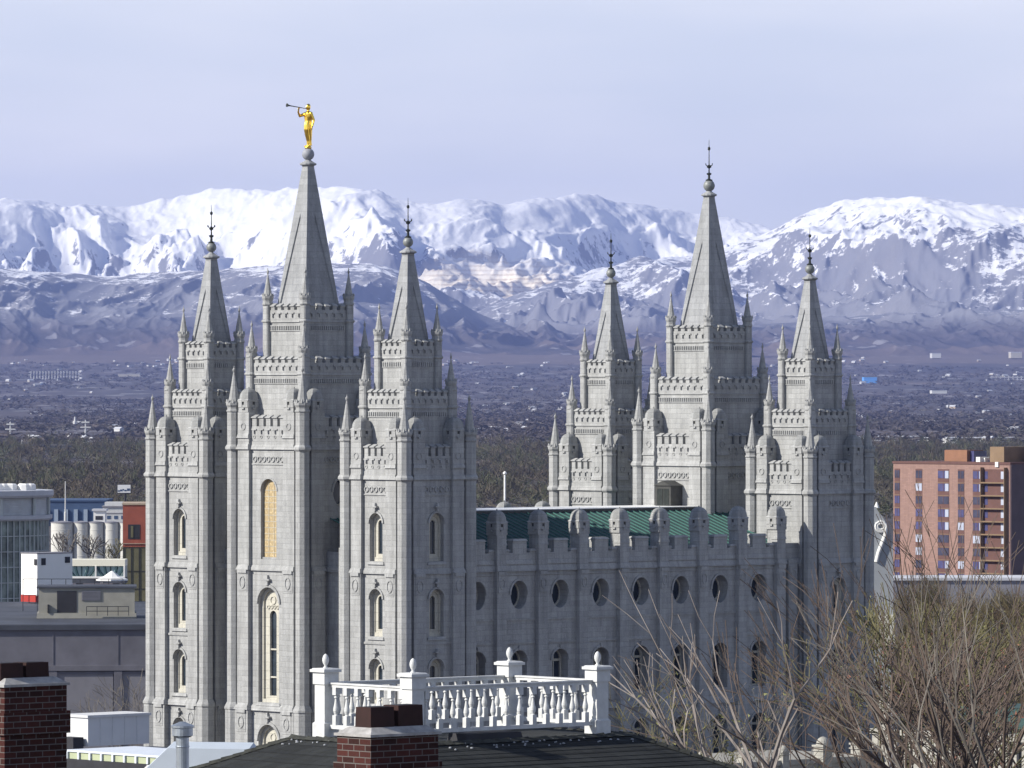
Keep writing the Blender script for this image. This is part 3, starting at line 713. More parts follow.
# ================================================================== STATUE
def statue():
    # local: faces +X, feet at z = 0, 3.75 m high
    mb = MB()
    def ell(cx, cy, z, a, b, n=14): return [(cx+a*math.cos(6.28319*i/n), cy+b*math.sin(6.28319*i/n), z) for i in range(n)]
    def ellr(cx, cy, z, a, b, k):   # robe folds
        n = 28; return [(cx+a*(1+.10*k*math.sin(i*math.pi/2+z*2))*math.cos(6.28319*i/n), cy+b*(1+.10*k*math.sin(i*math.pi/2+z*2))*math.sin(6.28319*i/n), z) for i in range(n)]
    secs = [(-.16, 0, .12, .22, .25, 1.6), (-.12, 0, .5, .22, .24, 1.6), (-.04, 0, 1.0, .30, .32, 1.3), (.03, 0, 1.5, .38, .40, .9), (.03, 0, 1.9, .36, .40, .7), (.0, 0, 2.25, .30, .38, .4), (.0, 0, 2.6, .34, .46, .3), (.0, 0, 2.9, .30, .50, .1), (-.01, 0, 3.02, .20, .34, 0), (.0, 0, 3.1, .12, .13, 0), (.02, 0, 3.25, .11, .12, 0)]
    mb.stack([ellr(*q) for q in secs])
    hd = [(.02, 3.18, .08, .08), (.05, 3.24, .15, .13), (.05, 3.36, .19, .16), (.04, 3.48, .20, .17), (.03, 3.58, .18, .16), (.02, 3.66, .12, .11), (.02, 3.7, .04, .04)]
    mb.stack([ell(x, 0, z, a, b) for x, z, a, b in hd])
    mb.fbox(.2, .28, -.03, .03, 3.34, 3.46, .012)                       # nose
    mb.fbox(.17, .24, -.06, .06, 3.27, 3.30, .01); mb.tube((.16, -.09, 3.45), (.22, -.05, 3.47), .035, .03, 6); mb.tube((.16, .09, 3.45), (.22, .05, 3.47), .035, .03, 6)
    mb.tube((-.02, .17, 3.42), (.02, .17, 3.36), .04, .03, 6); mb.tube((-.02, -.17, 3.42), (.02, -.17, 3.36), .04, .03, 6)
    mb.stack([ell(-.05, 0, z, a, b) for z, a, b in ((3.2, .12, .15), (3.35, .18, .19), (3.52, .2, .2), (3.64, .16, .16), (3.72, .05, .05))])  # hair
    def limb(pts):
        for (p, r), (q, s) in zip(pts, pts[1:]): mb.tube(p, q, r, s, 10)
        for p, r in pts: mb.lathe(p[0], p[1], [(max(.004, r*math.sin(math.pi*i/6)), p[2]-r*math.cos(math.pi*i/6)) for i in range(7)], 8)
    limb([((0, -.42, 2.86), .16), ((.62, -.50, 2.66), .12), ((1.0, -.28, 2.98), .085), ((1.06, -.12, 3.22), .06)])   # raised arm
    limb([((0, .42, 2.86), .17), ((-.18, .62, 2.3), .13), ((.02, .66, 1.80), .085), ((.06, .64, 1.68), .05)])   # hanging arm
    for k in range(4): limb([((1.06+k*.035, -.12, 3.22), .03), ((1.08+k*.035, -.05, 3.28-k*.004), .028), ((1.06+k*.035, -.02, 3.38), .024)])
    limb([((1.03, -.12, 3.22), .035), ((1.02, -.04, 3.32), .026)])
    for k in range(4): limb([((.0+k*.04, .63, 1.66), .032), ((.01+k*.04, .61, 1.55-.02*(k % 3)), .026), ((.03+k*.04, .58, 1.48-.02*(k % 3)), .022)])
    limb([((.1, .6, 1.7), .034), ((.15, .56, 1.6), .025)])
    limb([((-.05, -.15, .08), .09), ((.28, -.17, .05), .07)]); limb([((-.1, .15, .08), .09), ((.2, .2, .05), .07)])
    mb.stack([ell(.0, 0, z, r, r, 16) for z, r in ((-.16, .30), (-.05, .34), (.03, .30))])
    o = mb.build('statue', GOLD)
    md = o.modifiers.new('r', 'REMESH'); md.mode = 'VOXEL'; md.voxel_size = .022; md.use_smooth_shade = True
    dg = bpy.context.evaluated_depsgraph_get(); me = bpy.data.meshes.new_from_object(o.evaluated_get(dg)); o.modifiers.clear(); o.data = me
    t = MB(); a = Vector((.24, 0, 3.29)); d = Vector((1, -.02, .10)).normalized()
    for r0, r1, l0, l1 in ((.045, .03, -.03, .05), (.028, .045, .05, 1.9), (.045, .075, 1.9, 2.15), (.075, .17, 2.15, 2.36)):
        t.tube(a+d*l0, a+d*l1, r0, r1, 12)
    tr = t.build('trumpet', BRON, o)
    return o
ax = TW['EC'].location; u, v = ax[0]+WC_W/2, ax[1]+WC_W/2
st = statue(); st.scale = (.96, .92, 1.05); st.location = (X0+u*CA-v*SA, Y0+u*SA+v*CA, 63.40+.56+.1); st.rotation_euler = (0, 0, A+math.pi)
tag(st, 'gilded robed figure blowing a long trumpet on top of the tallest spire', 'statue')

# ================================================================== CITY AND LANDSCAPE
def m_per_px(Y): return Y/F
def at(x, y, Y): return Vector((px(x, Y), Y, pz(y, Y)))
def twig_cloud(name, mat, P, H, Wd, n, wid, seed, dome=.55):
    # many leafless trees at once: thin tapering triangles from each trunk to its crown
    rg = np.random.RandomState(seed); k = len(P)
    base = np.repeat(P, n, 0); h = np.repeat(H, n); wd = np.repeat(Wd, n)
    th = rg.rand(k*n)*2*np.pi; ph = rg.rand(k*n)
    r = np.sqrt(ph)*wd; zt = h*(1-dome*ph)*(.75+.28*rg.rand(k*n))
    a = base.copy(); a[:, 2] += zt*(.10+.5*rg.rand(k*n)); a[:, 0] += r*np.cos(th)*.25; a[:, 1] += r*np.sin(th)*.25
    b = base.copy(); b[:, 0] += r*np.cos(th)+rg.randn(k*n)*.3; b[:, 1] += r*np.sin(th); b[:, 2] += zt
    b[:, 2] -= .0; a[:, :2] += rg.randn(k*n, 2)*.25*wd[:, None]; a[:, 2] = np.minimum(a[:, 2]+.3*zt, b[:, 2]); o = rg.rand(k*n)*np.pi; wv = np.stack([np.cos(o), np.sin(o)*.3, rg.randn(k*n)*.3], -1)*(wid*(.5+rg.rand(k*n)))[:, None]
    V = np.stack([a-wv, a+wv, b], 1).reshape(-1, 3)
    me = bpy.data.meshes.new(name); me.vertices.add(len(V)); me.vertices.foreach_set('co', V.ravel())
    me.loops.add(len(V)); me.loops.foreach_set('vertex_index', np.arange(len(V), dtype=np.int32))
    me.polygons.add(k*n); me.polygons.foreach_set('loop_start', np.arange(0, len(V), 3, dtype=np.int32))
    me.update(calc_edges=True); me.materials.append(mat)
    ob = bpy.data.objects.new(name, me); COL.objects.link(ob); return ob
def woodmat(name, pts, scale):
    m, nt, b = newmat(name, .95); g = N(nt, 'ShaderNodeNewGeometry').outputs['Position']
    nt.links.new(ramp(nt, noise(nt, g, scale, 4, .7), pts), b.inputs['Base Color']); return m
WOOD = woodmat('bare_woodland', [(.38, (.055, .046, .038)), (.48, (.11, .094, .064)), (.56, (.070, .082, .040)), (.64, (.135, .105, .08))], .022)
SUBW = woodmat('suburb_trees', [(.35, (.050, .046, .050)), (.55, (.095, .080, .074)), (.7, (.070, .075, .055))], .006)
rg = np.random.RandomState(3)
def scatter(n, y0, y1, bias=1.0, wx=.095):
    t = rg.rand(n)**bias; Y = y0+(y1-y0)*t; X = (rg.rand(n)*2-1)*wx*Y
    return np.stack([X, Y, ground_z(X, Y)-.3], -1)
P = scatter(5200, 1950, 4600, .75); P = P[fbm(P[:, 0]/160, P[:, 1]/420, 3) > -.22]
o = twig_cloud('woodland', WOOD, P, 5+9*rg.rand(len(P))**2, 4+5*rg.rand(len(P)), 85, .22, 5, .7)
tag(o, 'broad belt of leafless olive brown trees across the near valley floor', 'woodland', kind='stuff')
P = np.concatenate([scatter(5500, 4700, 9000, .85), scatter(5500, 9000, 17500, .9)])
den = fbm(P[:, 0]/500, P[:, 1]/1500, 4); P = P[den > -.18]
o = twig_cloud('suburb_tree_cover', SUBW, P, 7+6*rg.rand(len(P)), 10+9*rg.rand(len(P)), 14, 1.5, 6, .4)
tag(o, 'dark blue haze of suburban treetops covering the distant flat valley', 'tree cover', kind='stuff')

# ---- far houses: individuals, one mesh per kind
CREAM = plain('cream_wall', (.45, .42, .36), .08, 1); PALE = plain('pale_wall', (.55, .55, .54), .10, 1)
SNOWR = plain('snow_dusted_roof', (.50, .51, .54), .25, .08); SLATE = plain('slate_roof', (.13, .13, .14), .2, .8)
TAN = plain('tan_wall', (.38, .30, .22), .1, 1); BLUEM = plain('blue_metal_wall', (.05, .085, .16), .12, .15)
GREYC = plain('grey_concrete_wall', (.150, .147, .168), .22, .25); GREYL = plain('light_grey_panel', (.22, .215, .235), .10, .5)
REDB = plain('red_brick_wall', (.30, .085, .055), .15, .8); OLIVE = plain('olive_glass', (.14, .13, .075), .2, .5, .3)
def far_house(wall, roof):
    mb = MB(); mb.box(-6, 6, -4, 4, 0, 3.2)
    mb.build  # walls and roof in one small mesh with two materials
    mb.add([(-6.5, -4.6, 3.1), (6.5, -4.6, 3.1), (6.5, 4.6, 3.1), (-6.5, 4.6, 3.1), (-6.5, 0, 5.4), (6.5, 0, 5.4)], [(0, 1, 5, 4), (2, 3, 4, 5), (1, 2, 5), (3, 0, 4), (3, 2, 1, 0)], 1)
    for x in (-3.6, 2.8): mb.box(x, x+1.3, -4.05, -3.9, 1, 2.2, m=2)
    return mb.build('far_house', [wall, roof, GLASS])
HP = [far_house(PALE, SNOWR), far_house(CREAM, SNOWR), far_house(PALE, SLATE), far_house(TAN, SNOWR), far_house(BLUEM, SNOWR)]
HL = ['small white house with a pale roof among distant suburban trees', 'small cream house with a pale roof among distant suburban trees', 'small white house with a dark roof among distant suburban trees',
      'small tan house with a pale roof among distant suburban trees', 'small blue house with a pale roof among distant suburban trees']
HG = ['white houses with pale roofs in the valley', 'cream houses with pale roofs in the valley', 'white houses with dark roofs in the valley', 'tan houses in the valley', 'blue houses in the valley']
used = [False]*5; rr = random.Random(21); cnt = 0
while cnt < 295:
    band = rr.random()
    yy = rr.uniform(402, 447) if band < .52 else (rr.uniform(368, 402) if band < .75 else rr.uniform(359, 366)); xx = rr.uniform(0, 1024)
    if band >= .75 and xx > 560 and rr.random() < .6: continue
    if yy > 392.5+8: Y = 42*6175/(yy-HZ)
    else: Y = float(np.interp(-yy, [-402, -392, -375, -358], [7500, 11500, 15500, 18200]))
    if Y < 4700 or fbm(np.array([xx/60.]), np.array([yy/11.]), 2)[0] < -.05: continue
    k = min(4, int(rr.random()**1.6*4.3)); X = px(xx, Y); s = rr.uniform(.32, .66)*(1+Y/30000)
    rz = A+rr.choice([0, math.pi/2])+rr.uniform(-.1, .1)
    o = HP[k] if not used[k] else HP[k].copy()
    if used[k]: COL.objects.link(o)
    used[k] = True
    o.location = (X, Y, float(ground_z(np.array(X), np.array(Y)))+2.5); o.rotation_euler = (0, 0, rz); o.scale = (s*1.25, s, s*1.2)
    tag(o, HL[k], 'house', HG[k]); cnt += 1

# ---- long low sheds and warehouses, measured by their outline and distance
def wbox(name, x0, x1, ytop, ybot, Y, wall, roof, depth, label, cat='warehouse', win=True, group=None, doors=0):
    r = empty(name, (px((x0+x1)/2, Y), Y, pz(ybot, Y))); w_ = (x1-x0)*Y/F; h = (ybot-ytop)*Y/F
    mb = MB(); mb.box(-w_/2, w_/2, 0, depth, -3, h); mb.build('wall', wall, r)
    mb = MB(); mb.box(-w_/2-.4, w_/2+.4, -.4, depth+.4, h, h+.12*h+.2); mb.build('roof', roof, r)
    if win:
        proto = None; n = max(2, int(w_/max(8, h*1.6)))
        for i in range(min(n, 12)):
            c = -w_/2+w_*(i+.5)/min(n, 12); q = min(2.2, w_/n*.3)
            if proto is None:
                mb = MB(); mb.box(-q, q, -.06, .2, h*.35, h*.7); proto = mb.build('window', GLASS, r, (c, 0, 0))
            else: inst(proto, (c, 0, 0), r)
    return tag(r, label, cat, group)
wbox('warehouse', 836, 922, 437, 441, 5200, PALE, SNOWR, 60, 'long white warehouse roof just right of the rightmost tower')
wbox('warehouse', 948, 1060, 438.3, 443, 4900, PALE, SNOWR, 60, 'long white warehouse above the pink brick apartment block')
wbox('warehouse', 500, 545, 439.5, 442, 5200, PALE, SNOWR, 40, 'thin white warehouse left of the rear left tower')
wbox('warehouse', 480, 500, 446, 451, 4500, CREAM, SNOWR, 30, 'cream warehouse between the woodland and the near right tower')
wbox('warehouse', 504, 540, 446, 449, 4500, PALE, SNOWR, 30, 'low pale warehouse behind the woodland near the rear left tower')
wbox('warehouse', 88, 110, 441, 443.5, 5100, PALE, SNOWR, 40, 'small white warehouse by the left woodland edge')
wbox('warehouse', 112, 143, 442.5, 445.5, 4900, CREAM, SNOWR, 40, 'long cream warehouse left of the leftmost tower')
wbox('warehouse', 66, 92, 455, 459, 4000, CREAM, SNOWR, 25, 'cream shed deep in the left woodland', 'shed')
wbox('brick_block', 33, 43, 446, 454.5, 4100, TAN, SLATE, 14, 'tan block with white end beside the dark blue shed', 'building', False)
wbox('dark_shed', 45, 74, 446, 453, 4150, BLUEM, SLATE, 25, 'dark blue shed in the left woodland', 'shed', False)
wbox('warehouse', 862, 893, 452, 458, 4200, CREAM, SNOWR, 25, 'cream warehouse left of the apartment roof')
wbox('warehouse', 900, 946, 448, 452.5, 4400, PALE, SNOWR, 20, 'pale warehouse directly behind the apartment roof')
wbox('warehouse', 30, 67, 379, 380.6, 15000, PALE, SNOWR, 60, 'thin white strip building under the row of far pylons', win=False)
wbox('warehouse', 932, 947, 390.5, 392, 11500, PALE, SNOWR, 60, 'tiny white warehouse on the far right slope', win=False)
wbox('warehouse', 118, 140, 374, 375.4, 15500, CREAM, SNOWR, 60, 'tiny cream warehouse on the far left slope', win=False)
wbox('blue_shed', 864, 877, 378, 384, 14500, plain('bright_blue_wall', (.10, .32, .75), .05, .1), plain('bright_blue_roof', (.12, .36, .78), .05, .1), 80, 'bright blue hangar on the far right slope', 'hangar', False)
wbox('far_mill', 932, 941, 353.5, 357, 18300, PALE, SNOWR, 90, 'white mill building at the foot of the right mountain', 'mill', False)
wbox('far_mill', 1011, 1022, 352.5, 357, 18300, CREAM, SNOWR, 90, 'cream mill building at the right edge below the mountain', 'mill', False)
def pole(x, y0, y1, Y, r, label, cat='pole', name='pole', mat=None, group=None, head=True):
    z0 = pz(y1, Y); z1 = pz(y0, Y); mb = MB()
    mb.lathe(0, 0, [(r*1.8, -2), (r*1.8, .8), (r, 1.0), (r*.6, z1-z0), (r*.1, z1-z0+.3)], 8)
    o = mb.build(name, mat or PALE, None, (px(x, Y), Y, z0))
    if head:
        h = MB(); h.box(-r*4, r*4, -r, r, z1-z0-r*3, z1-z0-r*1.5); h.box(-r*5.2, r*5.2, -r*.8, r*.8, z1-z0-r*8, z1-z0-r*6.7); h.build('crossarm', mat or PALE, o)
    return tag(o, label, cat, group)
pole(10.3, 422, 441, 5000, .8, 'tall pale mast at the far left above the woodland')
pole(85.5, 420, 441, 5000, .8, 'tall pale mast above the middle of the left woodland')
pole(65.4, 482, 515, 1900, .22, 'slender pale pole in front of the long blue building', head=False)
pole(22, 440, 447, 4700, .8, 'short pale post in the left woodland', head=False)
pole(75, 417, 422, 6500, 1.2, 'short pale tower beyond the left woodland', head=False)
for i in range(17): pole(31+i*3.0, 371, 380, 15000, 1.3, 'slim pale pylon in the row of pylons on the far left slope', 'pylon', 'pylon', group='row of pylons on the far left slope')
for i in range(8): pole(992+i*4.2, 376, 383, 15000, 1.2, 'slim pale pylon in the short row at the far right', 'pylon', 'pylon', group='row of pylons at the far right')
# flagpole behind the temple roof
mb = MB(); mb.lathe(0, 0, [(.2, 0), (.2, .5), (.16, .6), (.10, 34), (.03, 34.1)], 10)
fp = mb.build('flagpole', WHITE, None, (px(504.8, 640), 640, pz(475.5, 640)-34)); mb = MB(); mb.lathe(0, 0, [(.02, 34), (.2, 34.15), (.2, 34.3), (.02, 34.45)], 8); mb.build('ball', WHITE, fp)
tag(fp, 'bare white flagpole rising behind the green temple roof', 'flagpole')

# ---- left city block
DARKG = plain('dark_opening', (.03, .03, .035), .2, 1); ROOFD = plain('dark_flat_roof', (.06, .065, .08), .35, .2)
CREAMG = plain('weathered_cream_panel', (.30, .29, .25), .12, .8); WHT = plain('white_cladding', (.78, .77, .74), .04, .5)
def local(r, x, Y):     # local u coordinate of a picture column on a wall that starts at r and runs along its x axis
    a = r.rotation_euler[2]; X0_, Y0_ = r.location[0], r.location[1]; t = (x-512)/F
    return (t*Y0_-X0_)/(math.cos(a)-t*math.sin(a))
GR_ = .10
def zat(r, u, y): Y = r.location[1]+u*math.sin(r.rotation_euler[2]); return pz(y, Y)
g = empty('parking_building', (px(-160, 648), 648, 0), GR_); ZT = 17.35
mb = MB(); mb.box(0, 70, 0, 72, 0, ZT); mb.build('wall', GREYC, g)
mb = MB(); mb.box(-.2, 70.2, -.25, 72.2, ZT-.5, ZT+.02); mb.box(.3, 69.5, .3, 71.5, ZT, ZT+.06); mb.build('roof', ROOFD, g)
mb = MB(); mb.box(0, 70, -.35, .1, 12.55, 13.1); mb.box(0, 70, -.2, .1, 12.2, 12.4); mb.build('ledge', GREYC, g)
pr = None
for x0, x1 in ((-150, -80), (-75, -20), (-14, 49), (57, 113), (122, 200), (207, 300)):
    a, b = local(g, x0, 0), local(g, x1, 0)
    if b > 70: b = 70
    mb = MB(); mb.box(a, b, -.12, .05, 1, 12.2); mb.build('panel', GREYL, g)
for x in (53, 118, -17, 203):
    a = local(g, x, 0); mb = MB(); mb.box(a-.42, a+.42, -.3, .1, 0, 12.5); mb.box(a-.05, a+.05, -.05, .1, 13.1, ZT-.5); mb.build('pilaster', GREYC, g)
tag(g, 'big grey concrete parking building filling the left behind the brick chimney', 'building')
def guard(parent, a, b, y, z, n, h=1.1, mat=None, double=True):
    mb = MB()
    for i in range(n+1): s = a+(b-a)*i/n; mb.box(s-.035, s+.035, y-.03, y+.03, z, z+h)
    for q in ((h, .5*h) if double else (h,)): mb.box(a, b, y-.025, y+.025, z+q-.04, z+q+.03)
    return mb.build('railing', mat or DARKG, parent)
# plant room on its roof
Yp = 668.0; p = empty('plant_room', (px(38.5, Yp), Yp, ZT+.07), .06); wu = 96*Yp/F; hh = 3.45
mb = MB(); mb.box(-.2, wu+.2, -.3, 7.3, 0, .55, .05); mb.box(0, wu, 0, 7, .5, hh-.2); mb.build('wall', CREAMG, p)
mb = MB(); mb.box(-.2, wu+.2, -.2, 7.2, hh-.2, hh); mb.build('roof', ROOFD, p)
s = wu/96
mb = MB(); mb.box(18.5*s, 38*s, -.05, .1, .62, hh-.5); mb.build('door', DARKG, p)
mb = MB(); mb.box(43*s, 62*s, -.05, .08, 1.9, 3.0)
for i in range(7): mb.box(43*s, 62*s, -.1, -.02, 1.95+i*.15, 2.0+i*.15)
mb.build('louvre', GREYL, p)
mb = MB(); mb.box(9*s, 10.5*s, -.4, 0, .6, 1.5); mb.build('utility_box', DARKG, p)
guard(p, 48*s, 90*s, -.8, .3, 4, 1.0)
tag(p, 'low weathered cream plant room with dark door on the grey building roof', 'plant room')
rl = empty('roof_railing', (px(23, 690), 690, ZT+.07), 0); guard(rl, 0, 100*690/F, 0, 0, 7, 2.6 if False else 3.6, DARKG)
tag(rl, 'thin dark pipe railing across the roof in front of the white box', 'railing')
# white box with a red foot
Yb = 715; b_ = empty('white_roof_box', (px(37.2, Yb), Yb, ZT+.07), A); vl = 17.5*Yb/F/.677; ul = 33*Yb/F/.736; h = (604.5-555)*Yb/F
mb = MB(); mb.box(0, ul, 0, vl, .9, h); mb.build('wall', WHT, b_)
mb = MB(); mb.box(-.06, ul+.06, -.06, vl+.06, h, h+.12); mb.build('roof', GREYL, b_)
mb = MB(); mb.box(-.05, ul, .25, vl, .15, .95); mb.build('red_base', plain('red_panel', (.36, .035, .025), .05, 1), b_)
mb = MB(); mb.box(-.05, .02, vl*.45, vl*.55, 0, .9); mb.box(.6, 1.2, -.08, .03, h-1.3, h-.5); mb.box(-.08, .02, .05, .5, h-1.3, h-.6); mb.box(ul-1.1, ul-.4, -.08, .03, h-1.1, h-.4); mb.build('sign', DARKG, b_)
tag(b_, 'tall white box shaped structure with a red foot on the grey roof', 'building')
# round glass pavilion
Yd = 830; d = empty('round_pavilion', (px(-34, Yd), Yd, 0)); k = Yd/F; Rr = 84*k
zr1 = pz(490, Yd); zr0 = pz(497, Yd); zm1 = pz(514.5, Yd); zm0 = pz(519.5, Yd); GLZ = plain('green_grey_glass', (.20, .24, .22), .6, .5, .25)
mb = MB(); mb.lathe(0, 0, [(Rr+.3, zr0), (Rr+.5, zr0+.3), (Rr+.5, zr1), (Rr-.3, zr1+.05)], 64); mb.lathe(0, 0, [(Rr+.15, zm0), (Rr+.3, zm0+.2), (Rr+.3, zm1), (Rr, zm1+.02)], 64); mb.build('ring', plain('grey_ring_metal', (.46, .47, .50), .06, 1, .5), d)
mb = MB(); mb.lathe(0, 0, [(Rr-.5, zm1), (Rr-.5, zr0)], 64); nz = 11
for i in range(nz): z = zm1+(zr0-zm1)*(i+.5)/nz; mb.lathe(0, 0, [(Rr-.5, z-.05), (Rr-.4, z-.04), (Rr-.4, z+.02), (Rr-.5, z+.05)], 64)
mb.build('drum', plain('ribbed_grey_metal', (.50, .52, .54), .1, 1, .5), d)
mb = MB(); mb.lathe(0, 0, [(Rr-.35, 0), (Rr-.35, zm0)], 64); mb.build('glass_wall', GLZ, d)
mb = MB()
for i in range(72):
    a = math.pi*2*i/72; x, y = (Rr-.2)*math.cos(a), (Rr-.2)*math.sin(a); mb.tube((x, y, 0), (x, y, zm0), .10, .10, 4)
    if i % 6 == 0: mb.tube((x, y, zm1), (x, y, zr0), .25, .25, 6)
for i in range(13): z = i*zm0/12; mb.lathe(0, 0, [(Rr-.3, z-.06), (Rr-.18, z-.06), (Rr-.18, z+.06), (Rr-.3, z+.06)], 64)
mb.build('mullions', plain('pale_mullion', (.45, .48, .47), .1, 1), d)
for i, x in enumerate((1, 6, 14, 27, 32)):
    mb = MB(); X = px(x, Yd)-px(-34, Yd); mb.octo(X, -Rr*.55+i*.4, [(.85, zr1-.4), (.85, zr1+.75), (.6, zr1+.95)], .3); mb.build('roof_vent', WHT, d)
tag(d, 'round grey pavilion with a ribbed drum over a glazed lower wall', 'building')
# silos
SIL = plain('pale_silo_concrete', (.55, .54, .50), .08, .3); Ys = 1500
for i, (x0, x1) in enumerate(((51, 73.5), (73.5, 89), (88.5, 104), (104, 119), (119, 134))):
    cx, r = (x0+x1)/2, (x1-x0)/2*Ys/F; zt = pz(520.8, Ys)
    s_ = empty('silo', (px(cx, Ys), Ys, 0)); mb = MB(); mb.lathe(0, 0, [(r, 0), (r, zt-.5)], 36)
    for q in range(4): mb.lathe(0, 0, [(r, 2+q*2.1), (r+.05, 2.03+q*2.1), (r+.05, 2.1+q*2.1), (r, 2.13+q*2.1)], 36)
    mb.build('shell', SIL, s_, smooth=False)
    mb = MB(); mb.lathe(0, 0, [(r+.12, zt-.5), (r+.12, zt-.3), (.3, zt)], 36); mb.build('cap', GREYL, s_)
    tag(s_, ['widest pale silo, leftmost of the row beyond the white box', 'second pale silo from the left in the row', 'middle pale silo in the row of five', 'fourth pale silo, right of the middle one', 'fifth pale silo half hidden by the red building'][i], 'silo', 'pale silos in a row')
# long blue building
Yl = 1920; bl = empty('blue_building', (px(40, Yl), Yl, pz(519, Yl))); w_ = 66*Yl/F; h = (519-501.5)*Yl/F
mb = MB(); mb.box(0, w_, 0, 30, -8, h); mb.build('wall', BLUEM, bl); mb = MB(); mb.box(-.3, w_+.3, -.3, 30.3, h, h+.5); mb.build('roof', BLUEM, bl)
pr = None
for i in range(7):
    mb = MB(); mb.box(-.6, .6, -.5, .2, -2, h*.55)
    if pr is None: pr = mb.build('column', plain('blue_grey_column', (.30, .36, .44), .05, 1), bl, (2+i*3.05, 0, 0))
    else: inst(pr, (2+i*3.05, 0, 0), bl)
tag(bl, 'long deep blue building with pale columns behind the silos', 'building')
# pale office with small windows and the white cube before it
Yo = 1700; ob = empty('pale_office', (px(103, Yo), Yo, pz(522, Yo))); w_ = 30*Yo/F; h = (522-507)*Yo/F
mb = MB(); mb.box(0, w_, 0, 14, -8, h); mb.box(.4, w_-3, 1, 10, h, h+1.3); mb.build('wall', PALE, ob); mb = MB(); mb.box(-.3, w_+.3, -.3, 14.3, h-.1, h+.3); mb.box(-.05, w_+.05, -.1, 0, h*.55, h*.62); mb.build('ledge', GREYL, ob)
for i in range(4): mb = MB(); c = 1.6+i*1.95; mb.box(c-.5, c+.5, -.08, .1, h*.2, h*.42); mb.build('window', BLUEM, ob)
tag(ob, 'pale office with small blue windows behind the silos', 'building')
wc = wbox('white_cube_building', 93.5, 105, 511, 520.5, 1620, WHT, SNOWR, 6, 'small bright white cube building above the middle silos', 'building', False)
mb = MB(); mb.box(-1.0, .9, -.08, .1, .2, 1.2); mb.build('window', DARKG, wc)
# billboard
Yk = 1560; bb = empty('billboard', (px(124, Yk), Yk, 0), .08); z0, z1 = pz(492.8, Yk), pz(484.8, Yk); h2 = 6.6*Yk/F
mb = MB(); mb.box(-h2-.15, h2+.15, -.1, .35, z0-.2, z1+.15); mb.build('frame', DARKG, bb)
mb = MB(); mb.box(-h2+.05, h2-.02, -.16, -.09, z0, z1); mb.build('panel', WHITE, bb)
mb = MB()
for (a, b, c, e) in ((-.95, -.62, .15, .32), (-.6, -.25, .2, .42), (-.22, .0, .3, .48), (.05, .4, .2, .38), (.45, .9, .25, .55)): mb.box(a*h2, b*h2, -.2, -.15, z0+(z1-z0)*c, z0+(z1-z0)*e)
mb.build('lettering', BLUEM, bb)
mb = MB(); mb.lathe(.3, .15, [(.35, 0), (.3, z0)], 10); mb.build('post', DARKG, bb)
tag(bb, 'white roadside billboard on a single post above the silos', 'billboard')
# red building with a dark window and olive glazing below
Yr = 905; rb_ = empty('red_brick_building', (px(122.8, Yr), Yr, 0), .05); w_ = 5.2; zt = pz(505, Yr); zmid = pz(547, Yr); k = Yr/F
mb = MB(); mb.box(0, 9, 0, 14, zmid, zt); mb.build('wall', REDB, rb_)
mb = MB(); mb.box(-.1, 9.1, -.1, 14, zt, zt+.25); mb.box(-.05, 9, -.12, 0, pz(528.3, Yr)-2.3, pz(528.3, Yr)-2.2); mb.build('coping', TAN, rb_)
mb = MB(); mb.box(0, 9, .1, 14, 0, zmid); mb.build('glazed_wall', OLIVE, rb_)
mb = MB()
for i in range(8): mb.box(.05+i*1.15, .13+i*1.15, 0, .15, 0, zmid)
for i in range(7): mb.box(0, 9, .02, .14, i*2.6, i*2.6+.08)
mb.build('mullions', DARKG, rb_)
wn = MB(); wn.box(5.2*k, 17*k, -.05, .2, pz(539, Yr), pz(524.5, Yr)); wf = wn.build('window', DARKG, rb_)
mb = MB(); mb.box(8*k, 10.5*k, -.1, -.04, pz(537.5, Yr), pz(526, Yr)); mb.build('pane', OLIVE, wf)
tag(rb_, 'red brick building with one dark window, left of the leftmost tower', 'building')
# covered footbridge with arched braces
Yf = 790; fb = empty('footbridge', (px(68, Yf), Yf, 0), -.02); k = Yf/F; w_ = 57*k
zt, zb_, zg = pz(559.5, Yf), pz(566, Yf), pz(577.5, Yf)
mb = MB(); mb.box(0, w_, 0, 4, zb_, zt); mb.build('beam', plain('ivory_beam', (.80, .77, .64), .03, 1), fb)
mb = MB(); mb.box(0, w_, .3, 3.7, zg, zb_); mb.build('glazing', plain('pale_aqua_glass', (.42, .55, .53), .06, 1, .2), fb)
mb = MB(); mb.box(0, w_, -.1, 4.1, zg-.75, zg); mb.build('deck', ROOFD, fb)
mb = MB(); mb.box(.2, w_, -.15, .1, zg-.1, zg+.15); mb.box(27*k, 28.5*k, -.1, .3, zg, zb_); mb.box(55.5*k, 57*k, -.1, .3, zg, zb_); mb.build('sill', WHT, fb)
for c in (13.5, 42.5):
    for sg in (-1, 1):
        mb = MB()
        for r0 in (6, 12.5):
            pts = [((c+sg*r0*(1-.55*(t/6)**2))*k, zb_-(zb_-zg)*t/6) for t in range(7)]
            for a, b in zip(pts, pts[1:]): mb.tube((a[0], .2, a[1]), (b[0], .2, b[1]), .17, .17, 5)
        mb.tube((c*k, .22, zg), (c*k, .22, zb_), .08, .08, 4)
        mb.build('arched_brace', plain('dark_teal_steel', (.03, .07, .08), .1, 1), fb)
for xx in (10, 47):
    mb = MB(); mb.box(xx*k-.4, xx*k+.4, 1.5, 2.5, 0, zg-.7); mb.build('pier', GREYC, fb)
tag(fb, 'ivory covered footbridge with dark arched braces between the white box and red building', 'footbridge')
